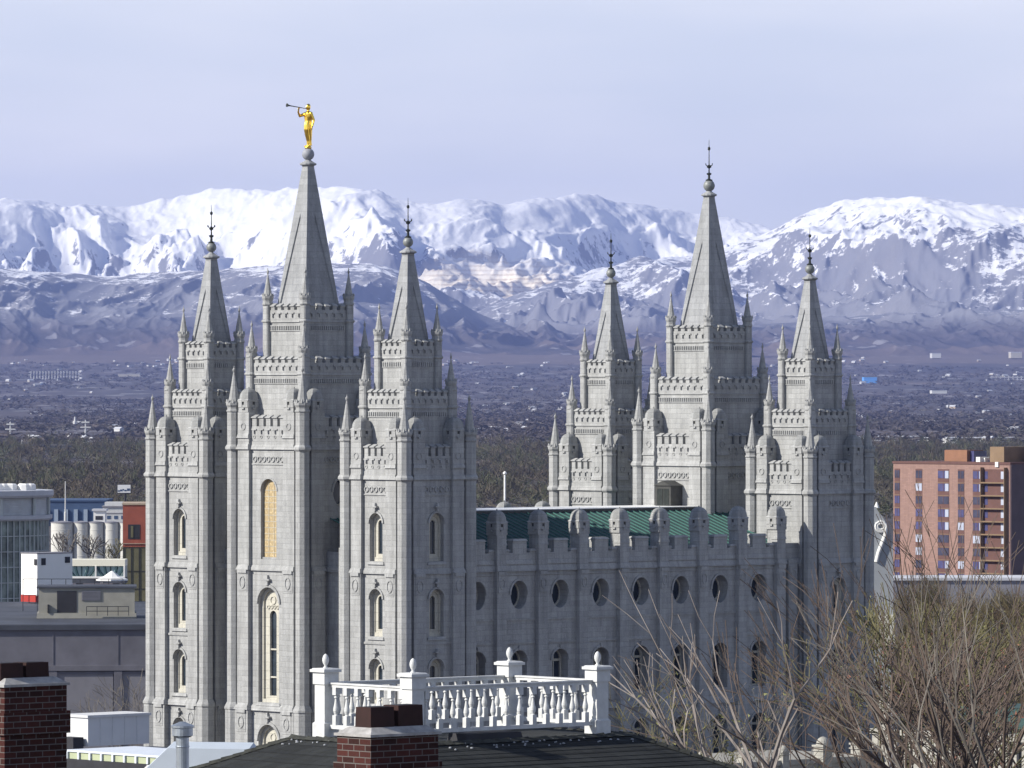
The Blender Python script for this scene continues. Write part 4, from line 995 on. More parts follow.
# small white canopy below it
Yc = 735; cn = empty('canopy', (px(112, Yc), Yc, ZT+.1)); k = Yc/F
mb = MB(); z = pz(581, Yc)-ZT; mb.lathe(0, 0, [(1.9, z-.05), (1.9, z+.12), (1.0, z+.45), (.1, z+1.1)], 8); mb.build('cover', WHT, cn)
for i in range(4): mb = MB(); a = math.pi/4+math.pi/2*i; mb.tube((1.7*math.cos(a), 1.7*math.sin(a), -1), (1.7*math.cos(a), 1.7*math.sin(a), z), .06, .06, 5); mb.build('leg', GREYL, cn)
tag(cn, 'white pointed canopy on the roof behind the plant room', 'canopy')

# ---- flat roofed block bottom left with a white cabin on top
Yq = 470; q = empty('flat_roof_building', (px(108, 452), 452, 0), A); zt = pz(762, 452)
mb = MB(); mb.box(-3, 14, -2, 12, 0, zt-.1); mb.build('wall', GREYC, q); mb = MB(); mb.box(-3.2, 14.2, -2.2, 12.2, zt-.1, zt+.1); mb.build('roof', ROOFD, q)
tag(q, 'grey flat roofed building under the white cabin at bottom left', 'building')
cb = empty('white_cabin', (px(88, 470), 470, zt+.1), A); h = pz(718, 470)-zt-.1; ul = 58*470/F/.736; vl = 26*470/F/.677
mb = MB(); mb.box(0, ul, 0, vl, 0, h)
for i in range(1, 5): mb.box(ul*i/5-.03, ul*i/5+.03, -.04, 0, 0, h)
mb.build('wall', plain('blue_white_panel', (.62, .63, .64), .05, .6), cb)
mb = MB(); mb.box(-.12, ul+.12, -.12, vl+.12, h, h+.2); mb.build('roof', plain('snowy_flat_roof', (.6, .6, .6), .1, .6), cb)
mb = MB(); mb.box(-1.2, -.2, .3, 1.9, -.2, .7); mb.build('dark_unit', DARKG, cb)
tag(cb, 'pale panelled cabin on the flat roof left of the leftmost tower', 'cabin')
gr = empty('skylight_strip', (px(158, 425), 425, 0), A); z1 = pz(756.5, 425); z0 = pz(765, 425); vl = 100*425/F/.677
gr = empty('skylight_strip', (px(60, 432), 432, pz(767, 432)), .10)if False else gr
mb = MB(); mb.box(0, 7, 0, vl, 0, z0); mb.build('wall', DARKG, gr)
mb = MB(); mb.box(.2, 6, .1, vl, z0, z1-.05); mb.build('glazing', plain('yellow_green_glass', (.42, .46, .30), .1, 1, .25), gr)
mb = MB(); mb.box(.1, 6.2, 0, vl, z1-.1, z1+.05); 
for i in range(9): mb.box(.05, .25, vl*i/8-.1, vl*i/8+.08, z0, z1-.1)
mb.build('frame', plain('pale_frame', (.6, .64, .7), .05, 1), gr)
tag(gr, 'low greenish skylight strip with pale frames at bottom left', 'skylight')
# pale gabled roof piece behind the vent pipe
Yg = 300; gb = empty('pale_gabled_building', (px(158, Yg), Yg, 0), 0); k = Yg/F
zt = pz(749.5, Yg); zb2 = pz(775, Yg)
mb = MB(); mb.box(-1.0, 5.0, 0, 8, 10, zb2); mb.build('wall', WHT, gb)
mb = MB(); mb.add([(-.9, 0, zb2), (5.1, 0, zb2), (4.4, .2, zt), (.45, .2, zt+.05), (4.4, 6, zt), (.45, 6, zt+.05), (-.9, 8, zb2), (5.1, 8, zb2)], [(0, 1, 2, 3), (3, 2, 4, 5), (0, 3, 5, 6), (1, 7, 4, 2), (6, 5, 4, 7)]); mb.build('roof', plain('pale_blue_roof', (.50, .55, .60), .05, 1), gb)
tag(gb, 'pale flat topped roof just behind the metal vent pipe', 'building')

# ---- right side: brick apartment block
PINK = stone('pink_brick', (.28, .175, .145), 1.2, .35, .85, .08, .15, False); BRN = plain('brown_spandrel_and_recess', (.12, .06, .05), .12, .6)
TANB = plain('tan_brick', (.22, .15, .09), .12, .5); DKB = plain('plum_brick_and_side_shade', (.11, .08, .085), .15, .5)
Ya = 1310; ap = empty('apartment_block', (px(1010, Ya), Ya, 0), A); zt = pz(464.8, Ya)
def vv(x):
    t = (x-512)/F; X_, Y_ = ap.location[0], ap.location[1]
    return (X_-t*Y_)/(SA+t*CA)      # v coordinate of picture column x on the east wall
VL = vv(893.3); fl = 13.0*Ya/F*1.0
mb = MB(); mb.box(0, 22, 0, VL, 0, zt); mb.build('wall', PINK, ap)
mb = MB(); mb.box(-.15, 22.2, -.2, VL+.15, zt, zt+.5); mb.box(-.1, 22.1, -.1, -.02, 0, zt); mb.build('coping', BRN, ap)
mb = MB(); mb.box(-.03, 22, -.35, -.1, 0, zt); mb.build('side_wall', DKB, ap)  # north wall given a darker brick colour, painting in its shade
cols = [(894.7, 900), (915.7, 922.3), (938, 949.2), (958, 964.3), (973, 983)]
GB = [plain('blue_window_glass', (.07, .07, .16), .3, .4, .15), plain('pale_curtain', (.38, .41, .50), .1, .5), plain('dark_window_pane', (.05, .05, .08), .3, .5, .2)]  # three pane tints chosen at random, the last one dark
ra = random.Random(4)
for ci, (x0, x1) in enumerate(cols):
    va, vb = vv(x1), vv(x0)
    mb = MB(); mb.box(-.06, .1, va, vb, 0, zt-1.1); strip = mb.build('window_bay', BRN, ap)
    protos = []
    for m_ in GB:
        mb = MB(); mb.box(-.10, 0, va+.08, vb-.08, 0, 1.6, m=0); mb.box(-.14, -.1, (va+vb)/2-.05, (va+vb)/2+.05, 0, 1.6, m=1)
        if m_ is GB[0] and vb-va > 2.4: mb.box(-.13, -.1, va+.1, va+(vb-va)*.33, 0, 1.6, m=2)
        protos.append([mb, m_, None])
    for f in range(9):
        z = pz(479.2, Ya)-f*fl
        if z < .5: break
        w3 = protos[ra.choice([0, 0, 2, 2, 1]) if ci else ra.choice([0, 2, 2, 0, 1])]
        if w3[2] is None: w3[2] = w3[0].build('window', [w3[1], BRN, GB[1]], strip, (0, 0, z))
        else: inst(w3[2], (0, 0, z), strip)
    for f in range(9): 
        z = pz(479.2, Ya)-f*fl-1.05
    mb = MB()
    for f in range(8):
        z = pz(479.2, Ya)-(f+1)*fl+1.75; mb.box(-.09, 0, va, vb, z, z+.12)
    mb.build('floor_lines', TANB, strip)
# balcony stack; flat brown backing paints the shade of a recess
va, vb = vv(1007), vv(983.8)
mb = MB(); mb.box(-.05, .08, va, vb, 0, zt-1.0); bal = mb.build('balcony_stack', DKB if False else BRN, ap)
pb = None; pw_ = [None, None]
for f in range(9):
    z = pz(479.2, Ya)-f*fl
    if z < .5: break
    mb = MB(); mb.box(-1.0, 0, va, vb, -.95, -.78); mb.box(-1.02, -.96, va, vb, -.78, -.66)
    if pb is None: pb = mb.build('balcony', TANB, bal, (0, 0, z))
    else: inst(pb, (0, 0, z), bal)
    for i, (q0, q1) in enumerate(((va+.2, va+1.7), (vb-1.2, vb-.3))):
        mb = MB(); mb.box(-.09, 0, q0, q1, 0, 1.6)
        if pw_[i] is None: pw_[i] = mb.build('window', GB[1] if i == 0 else GB[0], bal, (0, 0, z))
        else: inst(pw_[i], (0, 0, z), bal)
for vq in (va-.12, vb): mb = MB(); mb.box(-1.05, .0, vq, vq+.14, 0, zt-.6); mb.build('fin', TANB, ap)
# rooftop boxes
def roofbox(x0, x1, y0, y1, u0, ul, mat, name='rooftop_box'):
    # east wall at u0, spanning picture columns x0..x1
    def vf(x):
        t = (x-512)/F; X_ = ap.location[0]+u0*CA; Y_ = ap.location[1]+u0*SA
        return (X_-t*Y_)/(SA+t*CA)
    Y_ = Ya+u0*SA+(vf(x0)+vf(x1))/2*CA; mb = MB(); mb.box(u0, u0+ul, vf(x1), vf(x0), zt-.5, pz(y0, Y_)); return mb.build(name, mat, ap)
roofbox(944.5, 967, 450, 465, 6, 5, plain('orange_brick', (.24, .12, .07), .12, .6)); roofbox(967.5, 974, 451, 465, 7, 4, GB[0]); roofbox(990, 1004, 446.8, 465, 3, 9, TANB)
roofbox(976, 980, 457, 465, 3, 3, WHT); roofbox(982, 985, 458, 465, 4, 3, WHT); roofbox(986, 989, 460, 465, 5, 3, GB[1]); roofbox(961, 963.5, 462, 472, 0.05, .5, WHT); roofbox(995, 998, 462, 470, -.3, .5, WHT)
mb = MB(); mb.box(8, 18, -2, 3, zt-1, pz(446.5, Ya)); mb.build('rooftop_box', DKB, ap)
tag(ap, 'pink brick apartment block with dark window columns at the right edge', 'building')
# podium in front of it
wbox('low_white_building', 893, 1060, 580.5, 592, 1210, plain('pale_lilac_wall', (.22, .22, .25), .1, .3), SNOWR, 20, 'low pale building at the foot of the pink apartment block', 'building', False)
# ---- white gabled facade with a scroll beside the rear right tower
Yw = 640; wg = empty('scroll_gabled_building', (px(840, Yw), Yw, 0)); k = Yw/F
prf = [(0, 500), (36, 507), (38, 511), (42, 516), (46, 523), (49, 530), (51.5, 538), (53, 548), (53.3, 640)]
pts = [(x*k, pz(y, Yw)) for x, y in prf]+[(53.3*k, 0), (0, 0)]
mb = MB(); n = len(pts); mb.stack([[(x, 0, z) for x, z in pts], [(x, 8, z) for x, z in pts]]); mb.build('wall', plain('blue_white_stucco', (.34, .36, .38), .05, .4), wg)
mb = MB()
for r0 in (5.2, 3.2):
    c = (40.8, 526.5); L = [((c[0]+r0*math.cos(a*.3))*k, pz(c[1]+r0*math.sin(a*.3), Yw)) for a in range(22)]
    for a, b in zip(L, L[1:]): mb.tube((a[0], -.1, a[1]), (b[0], -.1, b[1]), .13, .13, 5)
L = [(45.5, 528), (45, 535), (42, 543), (38.5, 552), (36, 562)]
for a, b in zip(L, L[1:]): mb.tube((a[0]*k, -.1, pz(a[1], Yw)), (b[0]*k, -.1, pz(b[1], Yw)), .2, .2, 6)
mb.build('scroll', WHT, wg)
mb = MB(); mb.tube((37*k, .5, pz(508, Yw)), (37*k, .5, pz(502, Yw)), .3, .05, 6); mb.build('finial', WHT, wg)
mb = MB(); mb.box(36*k, 53.6*k, -1.5, 0, pz(642, Yw), pz(615, Yw)); mb.box(36*k, 54*k, -1.7, .2, pz(645, Yw), pz(642, Yw)); mb.build('balcony', plain('cream_stone', (.6, .58, .5), .1, 1), wg)
tag(wg, 'white gabled building with a curled scroll right of the rear right tower', 'building')
lp = pole(892.3, 638, 760, 420, .12, 'plain grey pole in front of the bushes by the right tower', 'pole', 'pole', GREYL, head=False)
# ---- temple annex with domed posts
ANX = stone('cream_annex_stone', (.40, .385, .34), 1.2, .5, .85, .06, .2)
an = empty('annex', (X0, Y0, 0), A); tag(an, 'cream stone annex with small domed posts in front of the temple', 'building')
mb = MB(); mb.box(-12, 12.6, -45, -34, 0, 11.3); mb.box(-12.1, 12.7, -45.15, -33.9, 11.1, 11.5); mb.build('wing', ANX, an)
mb = MB(); mb.box(12.5, 30, -70, -45, 0, 13.6); mb.box(12.3, 30, -70, -44.9, 13.3, 13.75); wl = mb.build('hall', ANX, an)
mb = MB(); mb.box(15, 28, -69, -47, 13.7, 14.2); mb.add([(14.5, -70, 14.2), (28, -70, 14.2), (28, -46, 14.2), (14.5, -46, 14.2), (18, -66, 15.6), (25, -66, 15.6), (25, -50, 15.6), (18, -50, 15.6)], [(0, 1, 5, 4), (1, 2, 6, 5), (2, 3, 7, 6), (3, 0, 4, 7), (4, 5, 6, 7)]); mb.build('roof', GREEN, an)
def local_u(x, v):
    t = (x-512)/F; X_ = X0-v*SA; Y_ = Y0+v*CA; return (t*Y_-X_)/(CA-t*SA)
def local_v(x, u):
    t = (x-512)/F; X_ = X0+u*CA; Y_ = Y0+u*SA; return (X_-t*Y_)/(SA+t*CA)
post = None
def domed(s, h):
    mb = MB(); mb.fbox(-s, s, -s, s, -1, h); mb.fbox(-s*1.2, s*1.2, -s*1.2, s*1.2, h*.72, h*.8); mb.fbox(-s*1.2, s*1.2, -s*1.2, s*1.2, h, h+.15)
    mb.lathe(0, 0, [(s*1.05*math.cos(t*math.pi/12)+.01, h+.14+s*1.25*math.sin(t*math.pi/12)) for t in range(7)], 14); return mb
pp = None
for x in (663, 703, 743, 783):
    loc = (local_u(x, -45), -45, 11.4)
    if pp is None: pp = domed(.36, .75).build('post', ANX, an, loc)
    else: inst(pp, loc, an)
pp = None
for x, s in ((823, 1), (860, 1)):
    loc = (local_u(x, -45), -45, 11.2)
    if pp is None: pp = domed(.55, 1.25).build('turret', ANX, an, loc)
    else: inst(pp, loc, an)
pp = None
for x in (889, 945):
    loc = (12.9, local_v(x, 12.9), 13.6)
    if pp is None: pp = domed(.66, 2.6).build('turret', ANX, an, loc)
    else: inst(pp, loc, an)
for x in (898.5, 938, 985, 1018):
    v = local_v(x, 12.3); mb = MB(); mb.box(12.25, 12.5, v-.12, v+.12, 0, 13.9); mb.build('downpipe', DARKG, an)

# ================================================================== TREES
BARK = woodmat('pale_bark', [(.3, (.10, .08, .07)), (.7, (.30, .27, .25))], .6)
BARKR = woodmat('reddish_twigs', [(.3, (.05, .038, .032)), (.7, (.14, .105, .085))], .5)
BARKG = woodmat('grey_twigs', [(.3, (.06, .055, .05)), (.7, (.20, .18, .155))], .5)
BARKO = woodmat('olive_twigs', [(.3, (.055, .048, .025)), (.7, (.16, .145, .07))], .5)
def bare_tree(name, X, Y, z0, H, seed, mats, label, spread=.55, lean=(0, 0), depth=7, limbs=5, r0=.22, rmin=.012, trunk=.28, group=None, up=.25, leaf=0, cat='tree'):
    rn = random.Random(seed); root = empty(name, (X, Y, z0)); tr = MB(); cr = MB(); lf = MB()
    def grow(p, d, L, r, k):
        nseg = 3 if k > 2 else 2; q = p
        for i in range(nseg):
            d = (d+Vector((rn.gauss(0, .13), rn.gauss(0, .13), rn.gauss(0, .06)+up*.12))).normalized()
            q2 = q+d*(L/nseg); r2 = max(rmin, r*(1-.22*(i+1)/nseg)); (cr if k < depth else tr).tube(q, q2, max(rmin, r*(1-.22*i/nseg)), r2, 5 if r > .05 else 3)
            q = q2
            if k < depth and k > 1 and rn.random() < .30:
                sd = (d+Vector((rn.gauss(0, .6), rn.gauss(0, .6), rn.gauss(.1, .3)))).normalized(); grow(q, sd, L*rn.uniform(.45, .7), max(rmin, r*.5), k-2)
        if leaf and k <= 2 and rn.random() < leaf:
            for _ in range(3):
                c = q+Vector((rn.gauss(0, .15), rn.gauss(0, .15), rn.gauss(0, .12))); a = Vector((rn.gauss(0, .08), rn.gauss(0, .08), rn.gauss(0, .08))); b = Vector((rn.gauss(0, .08), rn.gauss(0, .08), rn.gauss(0, .08)))
                lf.add([tuple(c), tuple(c+a), tuple(c+b)], [(0, 1, 2)])
        if k <= 0: return
        for _ in range(rn.choice([2, 2, 3])):
            nd = (d+Vector((rn.gauss(0, spread), rn.gauss(0, spread), rn.gauss(.08, .22)))).normalized()
            if nd.z < -.1: nd.z = abs(nd.z)
            grow(q, nd, L*rn.uniform(.68, .9), r2*rn.uniform(.55, .75), k-1)
    base = Vector((0, 0, -.4)); top = Vector((lean[0]*trunk*H, lean[1]*trunk*H, trunk*H)); tr.tube(base, base+(top-base)*.5, r0*1.25, r0*1.05, 9); tr.tube(base+(top-base)*.5, top, r0*1.05, r0*.85, 9)
    for i in range(limbs):
        a = 6.283*i/limbs+rn.uniform(-.4, .4); t = rn.uniform(.25, .62)
        d = Vector((math.cos(a)*t+lean[0], math.sin(a)*t+lean[1], 1)).normalized(); grow(top, d, H*.235, r0*.5, depth-1)
    allz = [p[2] for p in cr.v]; zc = sorted(allz)[int(len(allz)*.995)]; k_ = H/zc
    for b_ in (tr, cr, lf): b_.v = [(p[0]*k_, p[1]*k_, p[2]*k_) for p in b_.v]
    tr.build('trunk', mats[0], root); cr.build('crown', mats[1], root)
    if leaf: lf.build('buds', mats[2], root)['kind'] = 'stuff'
    return tag(root, label, cat, group)
def gz(X, Y): return float(ground_z(np.array(float(X)), np.array(float(Y))))
def tree_at(name, x, ytop, Y, seed, mats, label, **kw):
    X = px(x, Y); g_ = gz(X, Y); return bare_tree(name, X, Y, g_, (pz(ytop, Y)-g_), seed, mats, label, **kw)
BUD = plain('olive_buds', (.16, .16, .06), .3, 2); BUDR = plain('red_buds', (.22, .09, .06), .3, 2)
tree_at('bare_tree', 985, 500, 165, 31, (BARKG, BARKR), 'tall bare tree with fine reddish twigs at the right edge', spread=.22, lean=(-.16, 0), depth=5, limbs=5, r0=.24, rmin=.010, trunk=.22)
tree_at('bare_tree', 1050, 555, 150, 77, (BARKG, BARKG), 'bare grey tree cut off by the right edge of the picture', spread=.24, lean=(-.25, 0), depth=5, limbs=4, r0=.22, rmin=.010, trunk=.22)
tree_at('bare_tree', 860, 590, 150, 12, (BARK, BARK), 'pale barked bare tree leaning left before the temple side', spread=.24, lean=(-.55, 0), depth=4, limbs=4, r0=.20, rmin=.009, trunk=.30)
tree_at('bare_tree', 800, 600, 158, 14, (BARK, BARKR), 'slim bare tree with red twig tips near the right end of the temple side', spread=.28, lean=(-.12, 0), depth=4, limbs=4, r0=.06, rmin=.010, trunk=.2)
tree_at('bare_tree', 935, 545, 190, 5, (BARKG, BARKR), 'bare tree with dense reddish twigs between the pole and the right edge', spread=.22, lean=(-.12, 0), depth=5, limbs=5, r0=.22, rmin=.011, trunk=.25)
tree_at('bare_tree', 655, 672, 215, 9, (BARKO, BARKO, BUD), 'small olive tree with sparse buds behind the shingled roof', spread=.45, depth=5, limbs=4, r0=.10, rmin=.012, trunk=.4, leaf=.5)
tree_at('bare_tree', 745, 690, 230, 19, (BARKO, BARKG, BUD), 'low grey olive tree at the middle of the temple side', spread=.45, depth=5, limbs=4, r0=.10, rmin=.012, trunk=.4, leaf=.4)
tree_at('olive_tree', 925, 598, 400, 41, (BARKO, BARKO, BUD), 'yellowish olive tree in front of the apartment block, left half', spread=.34, depth=6, limbs=6, r0=.3, rmin=.035, trunk=.3, leaf=.7)
tree_at('olive_tree', 990, 605, 420, 42, (BARKO, BARKO, BUD), 'yellowish olive tree below the right part of the apartment block', spread=.34, depth=6, limbs=6, r0=.3, rmin=.035, trunk=.3, leaf=.7)
tree_at('brown_tree', 955, 640, 370, 43, (BARKO, BARKR, BUDR), 'dark brown twiggy tree behind the annex turrets', spread=.36, depth=5, limbs=6, r0=.3, rmin=.035, trunk=.25, leaf=.3)
tree_at('brown_tree', 912, 655, 390, 44, (BARKO, BARKR, BUDR), 'brown twiggy tree right behind the grey pole', spread=.32, depth=5, limbs=6, r0=.25, rmin=.035, trunk=.25, leaf=.3)
tree_at('brown_tree', 1020, 630, 380, 45, (BARKO, BARKR, BUDR), 'brown twiggy tree at the right edge above the annex roof', spread=.36, depth=6, limbs=6, r0=.3, rmin=.035, trunk=.25, leaf=.3)
tree_at('bare_tree', 66, 532, 1400, 51, (BARKG, BARKG), 'small bare tree in front of the widest silo', spread=.36, depth=4, limbs=6, r0=.2, rmin=.07, trunk=.25)
tree_at('bare_tree', 92, 535, 1400, 52, (BARKG, BARKG), 'small bare tree in front of the middle silo', spread=.36, depth=4, limbs=6, r0=.2, rmin=.07, trunk=.25)
tree_at('bare_tree', 114, 539, 1380, 53, (BARKG, BARKO), 'small bare tree in front of the fourth silo', spread=.36, depth=4, limbs=6, r0=.2, rmin=.07, trunk=.25)
tree_at('bare_tree', 130, 676, 600, 54, (BARKG, BARKG), 'small bare tree between the grey building and the leftmost tower', spread=.4, depth=5, limbs=5, r0=.15, rmin=.022, trunk=.3)

rq = np.random.RandomState(17); n_ = 150
Yq_ = 560+560*rq.rand(n_); Xq_ = (905+190*rq.rand(n_)-512)/F*Yq_
Pq = np.stack([Xq_, Yq_, ground_z(Xq_, Yq_)-.2], -1)
o = twig_cloud('grove', woodmat('grove_twigs', [(.38, (.06, .048, .03)), (.5, (.15, .125, .055)), (.62, (.09, .06, .035))], .05), Pq, 7+5*rq.rand(n_), 3+2.5*rq.rand(n_), 420, .055, 8, .6)
tag(o, 'dense mass of yellow brown bare shrubs below the pink apartment block', 'grove', kind='stuff')

# ================================================================== FOREGROUND HOUSE AND BALUSTRADE
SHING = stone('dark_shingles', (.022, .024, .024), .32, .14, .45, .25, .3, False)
GRIT = plain('weathered_ridge_cap', (.035, .036, .03), .75, 5)
WPAINT = plain('white_painted_wood', (.58, .585, .575), .14, 5, .6)
AB = math.atan2(2.9, 3.32); cb_, sb_ = math.cos(AB), math.sin(AB)
Bx, By = px(413, 110.0), 110.0; ZC = CAMZ-(673.8-HZ)*110.0/F; ZD = ZC-1.22      # cap top, deck level
LU, LV = 4.42, 2.45
fg = empty('house', (Bx, By, 0), AB)   # local x runs to the right-back, y to the left-back
o_ = .42
x0, x1, y0, y1 = -o_, LU+o_, -o_, LV+o_; zd = ZD-.02
S = .45; ex = 6.5
mb = MB(); e0, e1, f0, f1 = x0-ex, x1+ex, y0-ex, y1+ex; ze = zd-ex*S
mb.add([(x0, y0, zd), (x1, y0, zd), (x1, y1, zd), (x0, y1, zd), (e0, f0, ze), (e1, f0, ze), (e1, f1, ze), (e0, f1, ze)], [(0, 1, 2, 3), (0, 4, 5, 1), (1, 5, 6, 2), (2, 6, 7, 3), (3, 7, 4, 0)])
# shingle courses as real steps on the two slopes that face the camera
for i in range(44):
    t0 = ex*i/44; t1 = ex*(i+1)/44
    for (a, b) in (((x0-t1, y0-t1), (x1+t1, y0-t1)), ((x0-t1, y1+t1), (x0-t1, y0-t1)), ((x1+t1, y0-t1), (x1+t1, y1+t1))):
        z = zd-t1*S; a = Vector((*a, z)); b = Vector((*b, z)); n_ = Vector((0, 0, .011))
        ia = Vector((a.x+(.148 if a.x < 2 else -.148), a.y+(.148 if a.y < 1 else -.148), z+.148*S)); ib = Vector((b.x+(.148 if b.x < 2 else -.148), b.y+(.148 if b.y < 1 else -.148), z+.148*S))
        mb.add([tuple(a), tuple(b), tuple(b+n_), tuple(a+n_), tuple(ia+n_*.2), tuple(ib+n_*.2)], [(0, 1, 2, 3), (3, 2, 5, 4)])
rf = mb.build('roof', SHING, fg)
mb = MB(); rn = random.Random(8)
def capline(a, b, w_=.11, step=.22):
    a = Vector(a); b = Vector(b); d = (b-a); n = int(d.length/step); d = d/n; s_ = d.cross(Vector((0, 0, 1))).normalized()*w_
    for i in range(n):
        p = a+d*i; q = a+d*(i+1.15); h = Vector((0, 0, .045+rn.uniform(0, .02)))
        mb.add([tuple(p-s_+Vector((0, 0, -.02))), tuple(p+h*.6), tuple(p+s_+Vector((0, 0, -.02))), tuple(q-s_+Vector((0, 0, -.01))), tuple(q+h), tuple(q+s_+Vector((0, 0, -.01)))], [(0, 1, 4, 3), (1, 2, 5, 4), (3, 4, 5), (2, 1, 0)])
capline((x0, y0, zd), (x1, y0, zd)); capline((x0, y0, zd), (x0, y1, zd)); capline((x1, y0, zd), (x1, y1, zd))
capline((x0, y0, zd), (e0, f0, ze)); capline((x1, y0, zd), (e1, f0, ze)); capline((x0, y1, zd), (e0, f1, ze)); capline((x1, y1, zd), (e1, f1, ze))
mb.build('ridge_cap', GRIT, rf)
mb = MB()
for i in range(70):
    t = rn.random(); sd = rn.random() < .7
    X_, Y_ = (x0+(x1-x0)*t, y0-rn.uniform(-.05, .28)) if sd else (x0-rn.uniform(-.05, .28), y0+(y1-y0)*t)
    q = rn.uniform(.012, .034); zz = zd-max(0, (y0-Y_) if sd else (x0-X_))*S+.02
    mb.lathe(X_, Y_, [(q, zz-.01), (q*.8, zz+.008), (q*.3, zz+.014)], 6, rot=rn.random()*3)
sn = mb.build('snow_patches', plain('old_snow', (.30, .31, .33), .1, 3), rf)
sn['kind'] = 'stuff'
mb = MB(); mb.box(e0+.5, e1-.5, f0+.5, f1-.5, 24, ze+.2); mb.build('wall', TANB, fg)
mb = MB(); mb.box(1.0, 2.35, -.30, .25, zd+.0, zd+.14, .03); mb.build('skylight', DARKG, rf)
tag(fg, 'house with a dark shingled hip roof carrying the white balustrade', 'house')
# balustrade
bl = empty('balustrade', (Bx, By, ZD), AB); tag(bl, 'white painted balustrade with turned balusters and egg finials on the dark roof', 'balustrade')
pm = MB(); h = .14; H_ = ZC-ZD
pm.fbox(-h-.03, h+.03, -h-.03, h+.03, 0, .24, 0); pm.fbox(-h-.03, h+.03, -h-.03, h+.03, .24, .27, .03); pm.fbox(-h, h, -h, h, .2, H_-.25)
pm.fbox(-h-.025, h+.025, -h-.025, h+.025, H_-.27, H_-.045); pm.fbox(-h-.065, h+.065, -h-.065, h+.065, H_-.05, H_, 0); pm.fbox(-h-.045, h+.045, -h-.045, h+.045, H_, H_+.02, .02)
fm = MB(); fm.lathe(0, 0, [(.045, H_+.01), (.05, H_+.03), (.024, H_+.055), (.028, H_+.07), (.05, H_+.11), (.062, H_+.155), (.058, H_+.2), (.042, H_+.245), (.02, H_+.27), (.003, H_+.28)], 18)
post = None
for (u, v) in ((0, 0), (LU, 0), (LU, LV), (0, LV)):
    if post is None: post = pm.build('post', WPAINT, bl, (u, v, 0)); fin = fm.build('finial', WPAINT, post, smooth=True)
    else: p2 = inst(post, (u, v, 0), bl); f2 = fin.copy(); COL.objects.link(f2); f2.parent = p2
# two middle posts of the long sides do not exist; rails
zr = H_-.235; zb = .15
for (ax_, a, b, c) in (('x', h, LU-h, 0), ('x', h, LU-h, LV), ('y', h, LV-h, 0), ('y', h, LV-h, LU)):
    for (z0, z1, w_) in ((zr-.085, zr-.03, .035), (zr-.03, zr, .055), (zb, zb+.07, .045)):
        mb = MB()
        if ax_ == 'x': mb.fbox(a, b, c-w_, c+w_, z0, z1)
        else: mb.fbox(c-w_, c+w_, a, b, z0, z1)
        if w_ != .035: mb.build('rail', WPAINT, bl)
        else: mb.build('rail', WPAINT, bl)
bm_ = MB(); z0, z1 = zb+.07, zr-.085; hh = z1-z0; q = .048
bm_.fbox(-q, q, -q, q, z0, z0+hh*.26); bm_.fbox(-q, q, -q, q, z1-hh*.2, z1)
bm_.lathe(0, 0, [(.040, z0+hh*.26), (.028, z0+hh*.28), (.036, z0+hh*.30), (.052, z0+hh*.38), (.050, z0+hh*.44), (.034, z0+hh*.55), (.022, z0+hh*.66), (.020, z0+hh*.70), (.036, z0+hh*.72), (.036, z0+hh*.74), (.022, z0+hh*.77), (.034, z0+hh*.80)], 14)
bp = None
def bal_row(ax_, L, n, c):
    global bp
    for i in range(n):
        s = h+(L-2*h)*(i+.5)/n; loc = (s, c, 0) if ax_ == 'x' else (c, s, 0)
        if bp is None: bp = bm_.build('baluster', WPAINT, bl, loc)
        else: inst(bp, loc, bl)
bal_row('x', LU, 13, 0); bal_row('x', LU, 13, LV); bal_row('y', LV, 7, 0); bal_row('y', LV, 7, LU)

# near house: two brick chimneys and a vent pipe above a hidden roof
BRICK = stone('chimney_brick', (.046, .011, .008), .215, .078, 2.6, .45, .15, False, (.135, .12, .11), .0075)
CAPM = plain('mortar_cap', (.34, .33, .32), .3, 7); POT = plain('red_clay_pot', (.030, .011, .009), .3, 4)
nh = empty('brick_house', (px(370.8, 77), 77, 0), A); tag(nh, 'near brick house of which only two chimneys and a metal vent pipe show', 'house')
mb = MB(); R1 = 36.55
mb.add([(.5, -1.5, R1), (.5, 10.5, R1), (-5.5, -1.5, R1-2.6), (-5.5, 10.5, R1-2.6), (6.5, -1.5, R1-2.6), (6.5, 10.5, R1-2.6)], [(0, 1, 3, 2), (0, 4, 5, 1)]); 
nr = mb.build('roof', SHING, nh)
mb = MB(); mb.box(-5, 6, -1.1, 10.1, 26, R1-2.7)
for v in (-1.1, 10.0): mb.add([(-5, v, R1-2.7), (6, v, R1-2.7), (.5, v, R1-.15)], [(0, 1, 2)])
mb.build('wall', BRICK, nh)
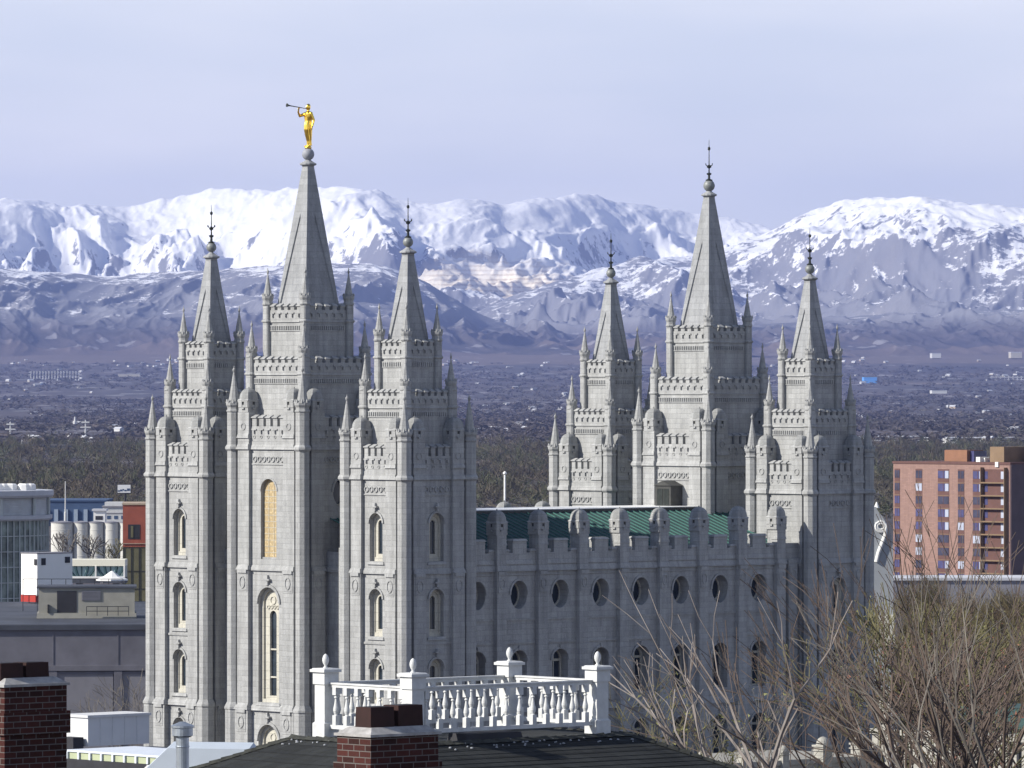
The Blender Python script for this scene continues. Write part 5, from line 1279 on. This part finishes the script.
def chimney(u, v, ul, vl, ztop, pots, tilt=0):
    mb = MB(); mb.fbox(u, u+ul, v, v+vl, R1-2, ztop-.62); mb.fbox(u-.035, u+ul+.035, v-.035, v+vl+.035, ztop-.62, ztop-.33) ; mb.fbox(u, u+ul, v, v+vl, ztop-.33, ztop)
    c = mb.build('chimney', BRICK, nr)
    mb = MB(); mb.fbox(u-.03, u+ul+.03, v-.03, v+vl+.03, ztop, ztop+.035); mb.fbox(u, u+ul, v, v+vl, ztop+.035, ztop+.11, .10); mb.build('mortar_cap', CAPM, c)
    for (pu, pv, a, b, hh) in pots:
        mb = MB(); mb.fbox(u+pu, u+pu+a, v+pv, v+pv+b, ztop+.05, ztop+hh, .008); mb.fbox(u+pu+.05, u+pu+a-.05, v+pv+.05, v+pv+b-.05, ztop+hh-.002, ztop+hh+.004, m=1); mb.build('flue_pot', [POT, DARKG], c)
    return c
z1_ = pz(737.5, 77); z2_ = pz(687.5, 79.5)
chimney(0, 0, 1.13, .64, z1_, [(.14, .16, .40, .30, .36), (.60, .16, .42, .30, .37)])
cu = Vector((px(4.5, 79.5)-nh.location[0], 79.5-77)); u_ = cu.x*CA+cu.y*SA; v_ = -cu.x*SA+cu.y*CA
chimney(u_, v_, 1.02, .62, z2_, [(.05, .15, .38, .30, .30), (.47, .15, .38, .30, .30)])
Vp = Vector((px(182.5, 80)-nh.location[0], 3.0)); u_ = Vp.x*CA+Vp.y*SA; v_ = -Vp.x*SA+Vp.y*CA; zt = pz(724, 80)
GALV = plain('galvanised_steel', (.42, .46, .50), .2, 6, .4, .75)
mb = MB(); mb.lathe(u_, v_, [(.085, 34.5), (.085, zt-.12)], 20); mb.lathe(u_, v_, [(.09, zt-.30), (.092, zt-.29), (.09, zt-.28)], 20)
vp = mb.build('vent_pipe', GALV, nr)
mb = MB(); mb.lathe(u_, v_, [(.10, zt-.17), (.135, zt-.15), (.135, zt-.05), (.15, zt-.045), (.15, zt-.02), (.03, zt+.03)], 20); mb.build('cap', GALV, vp)
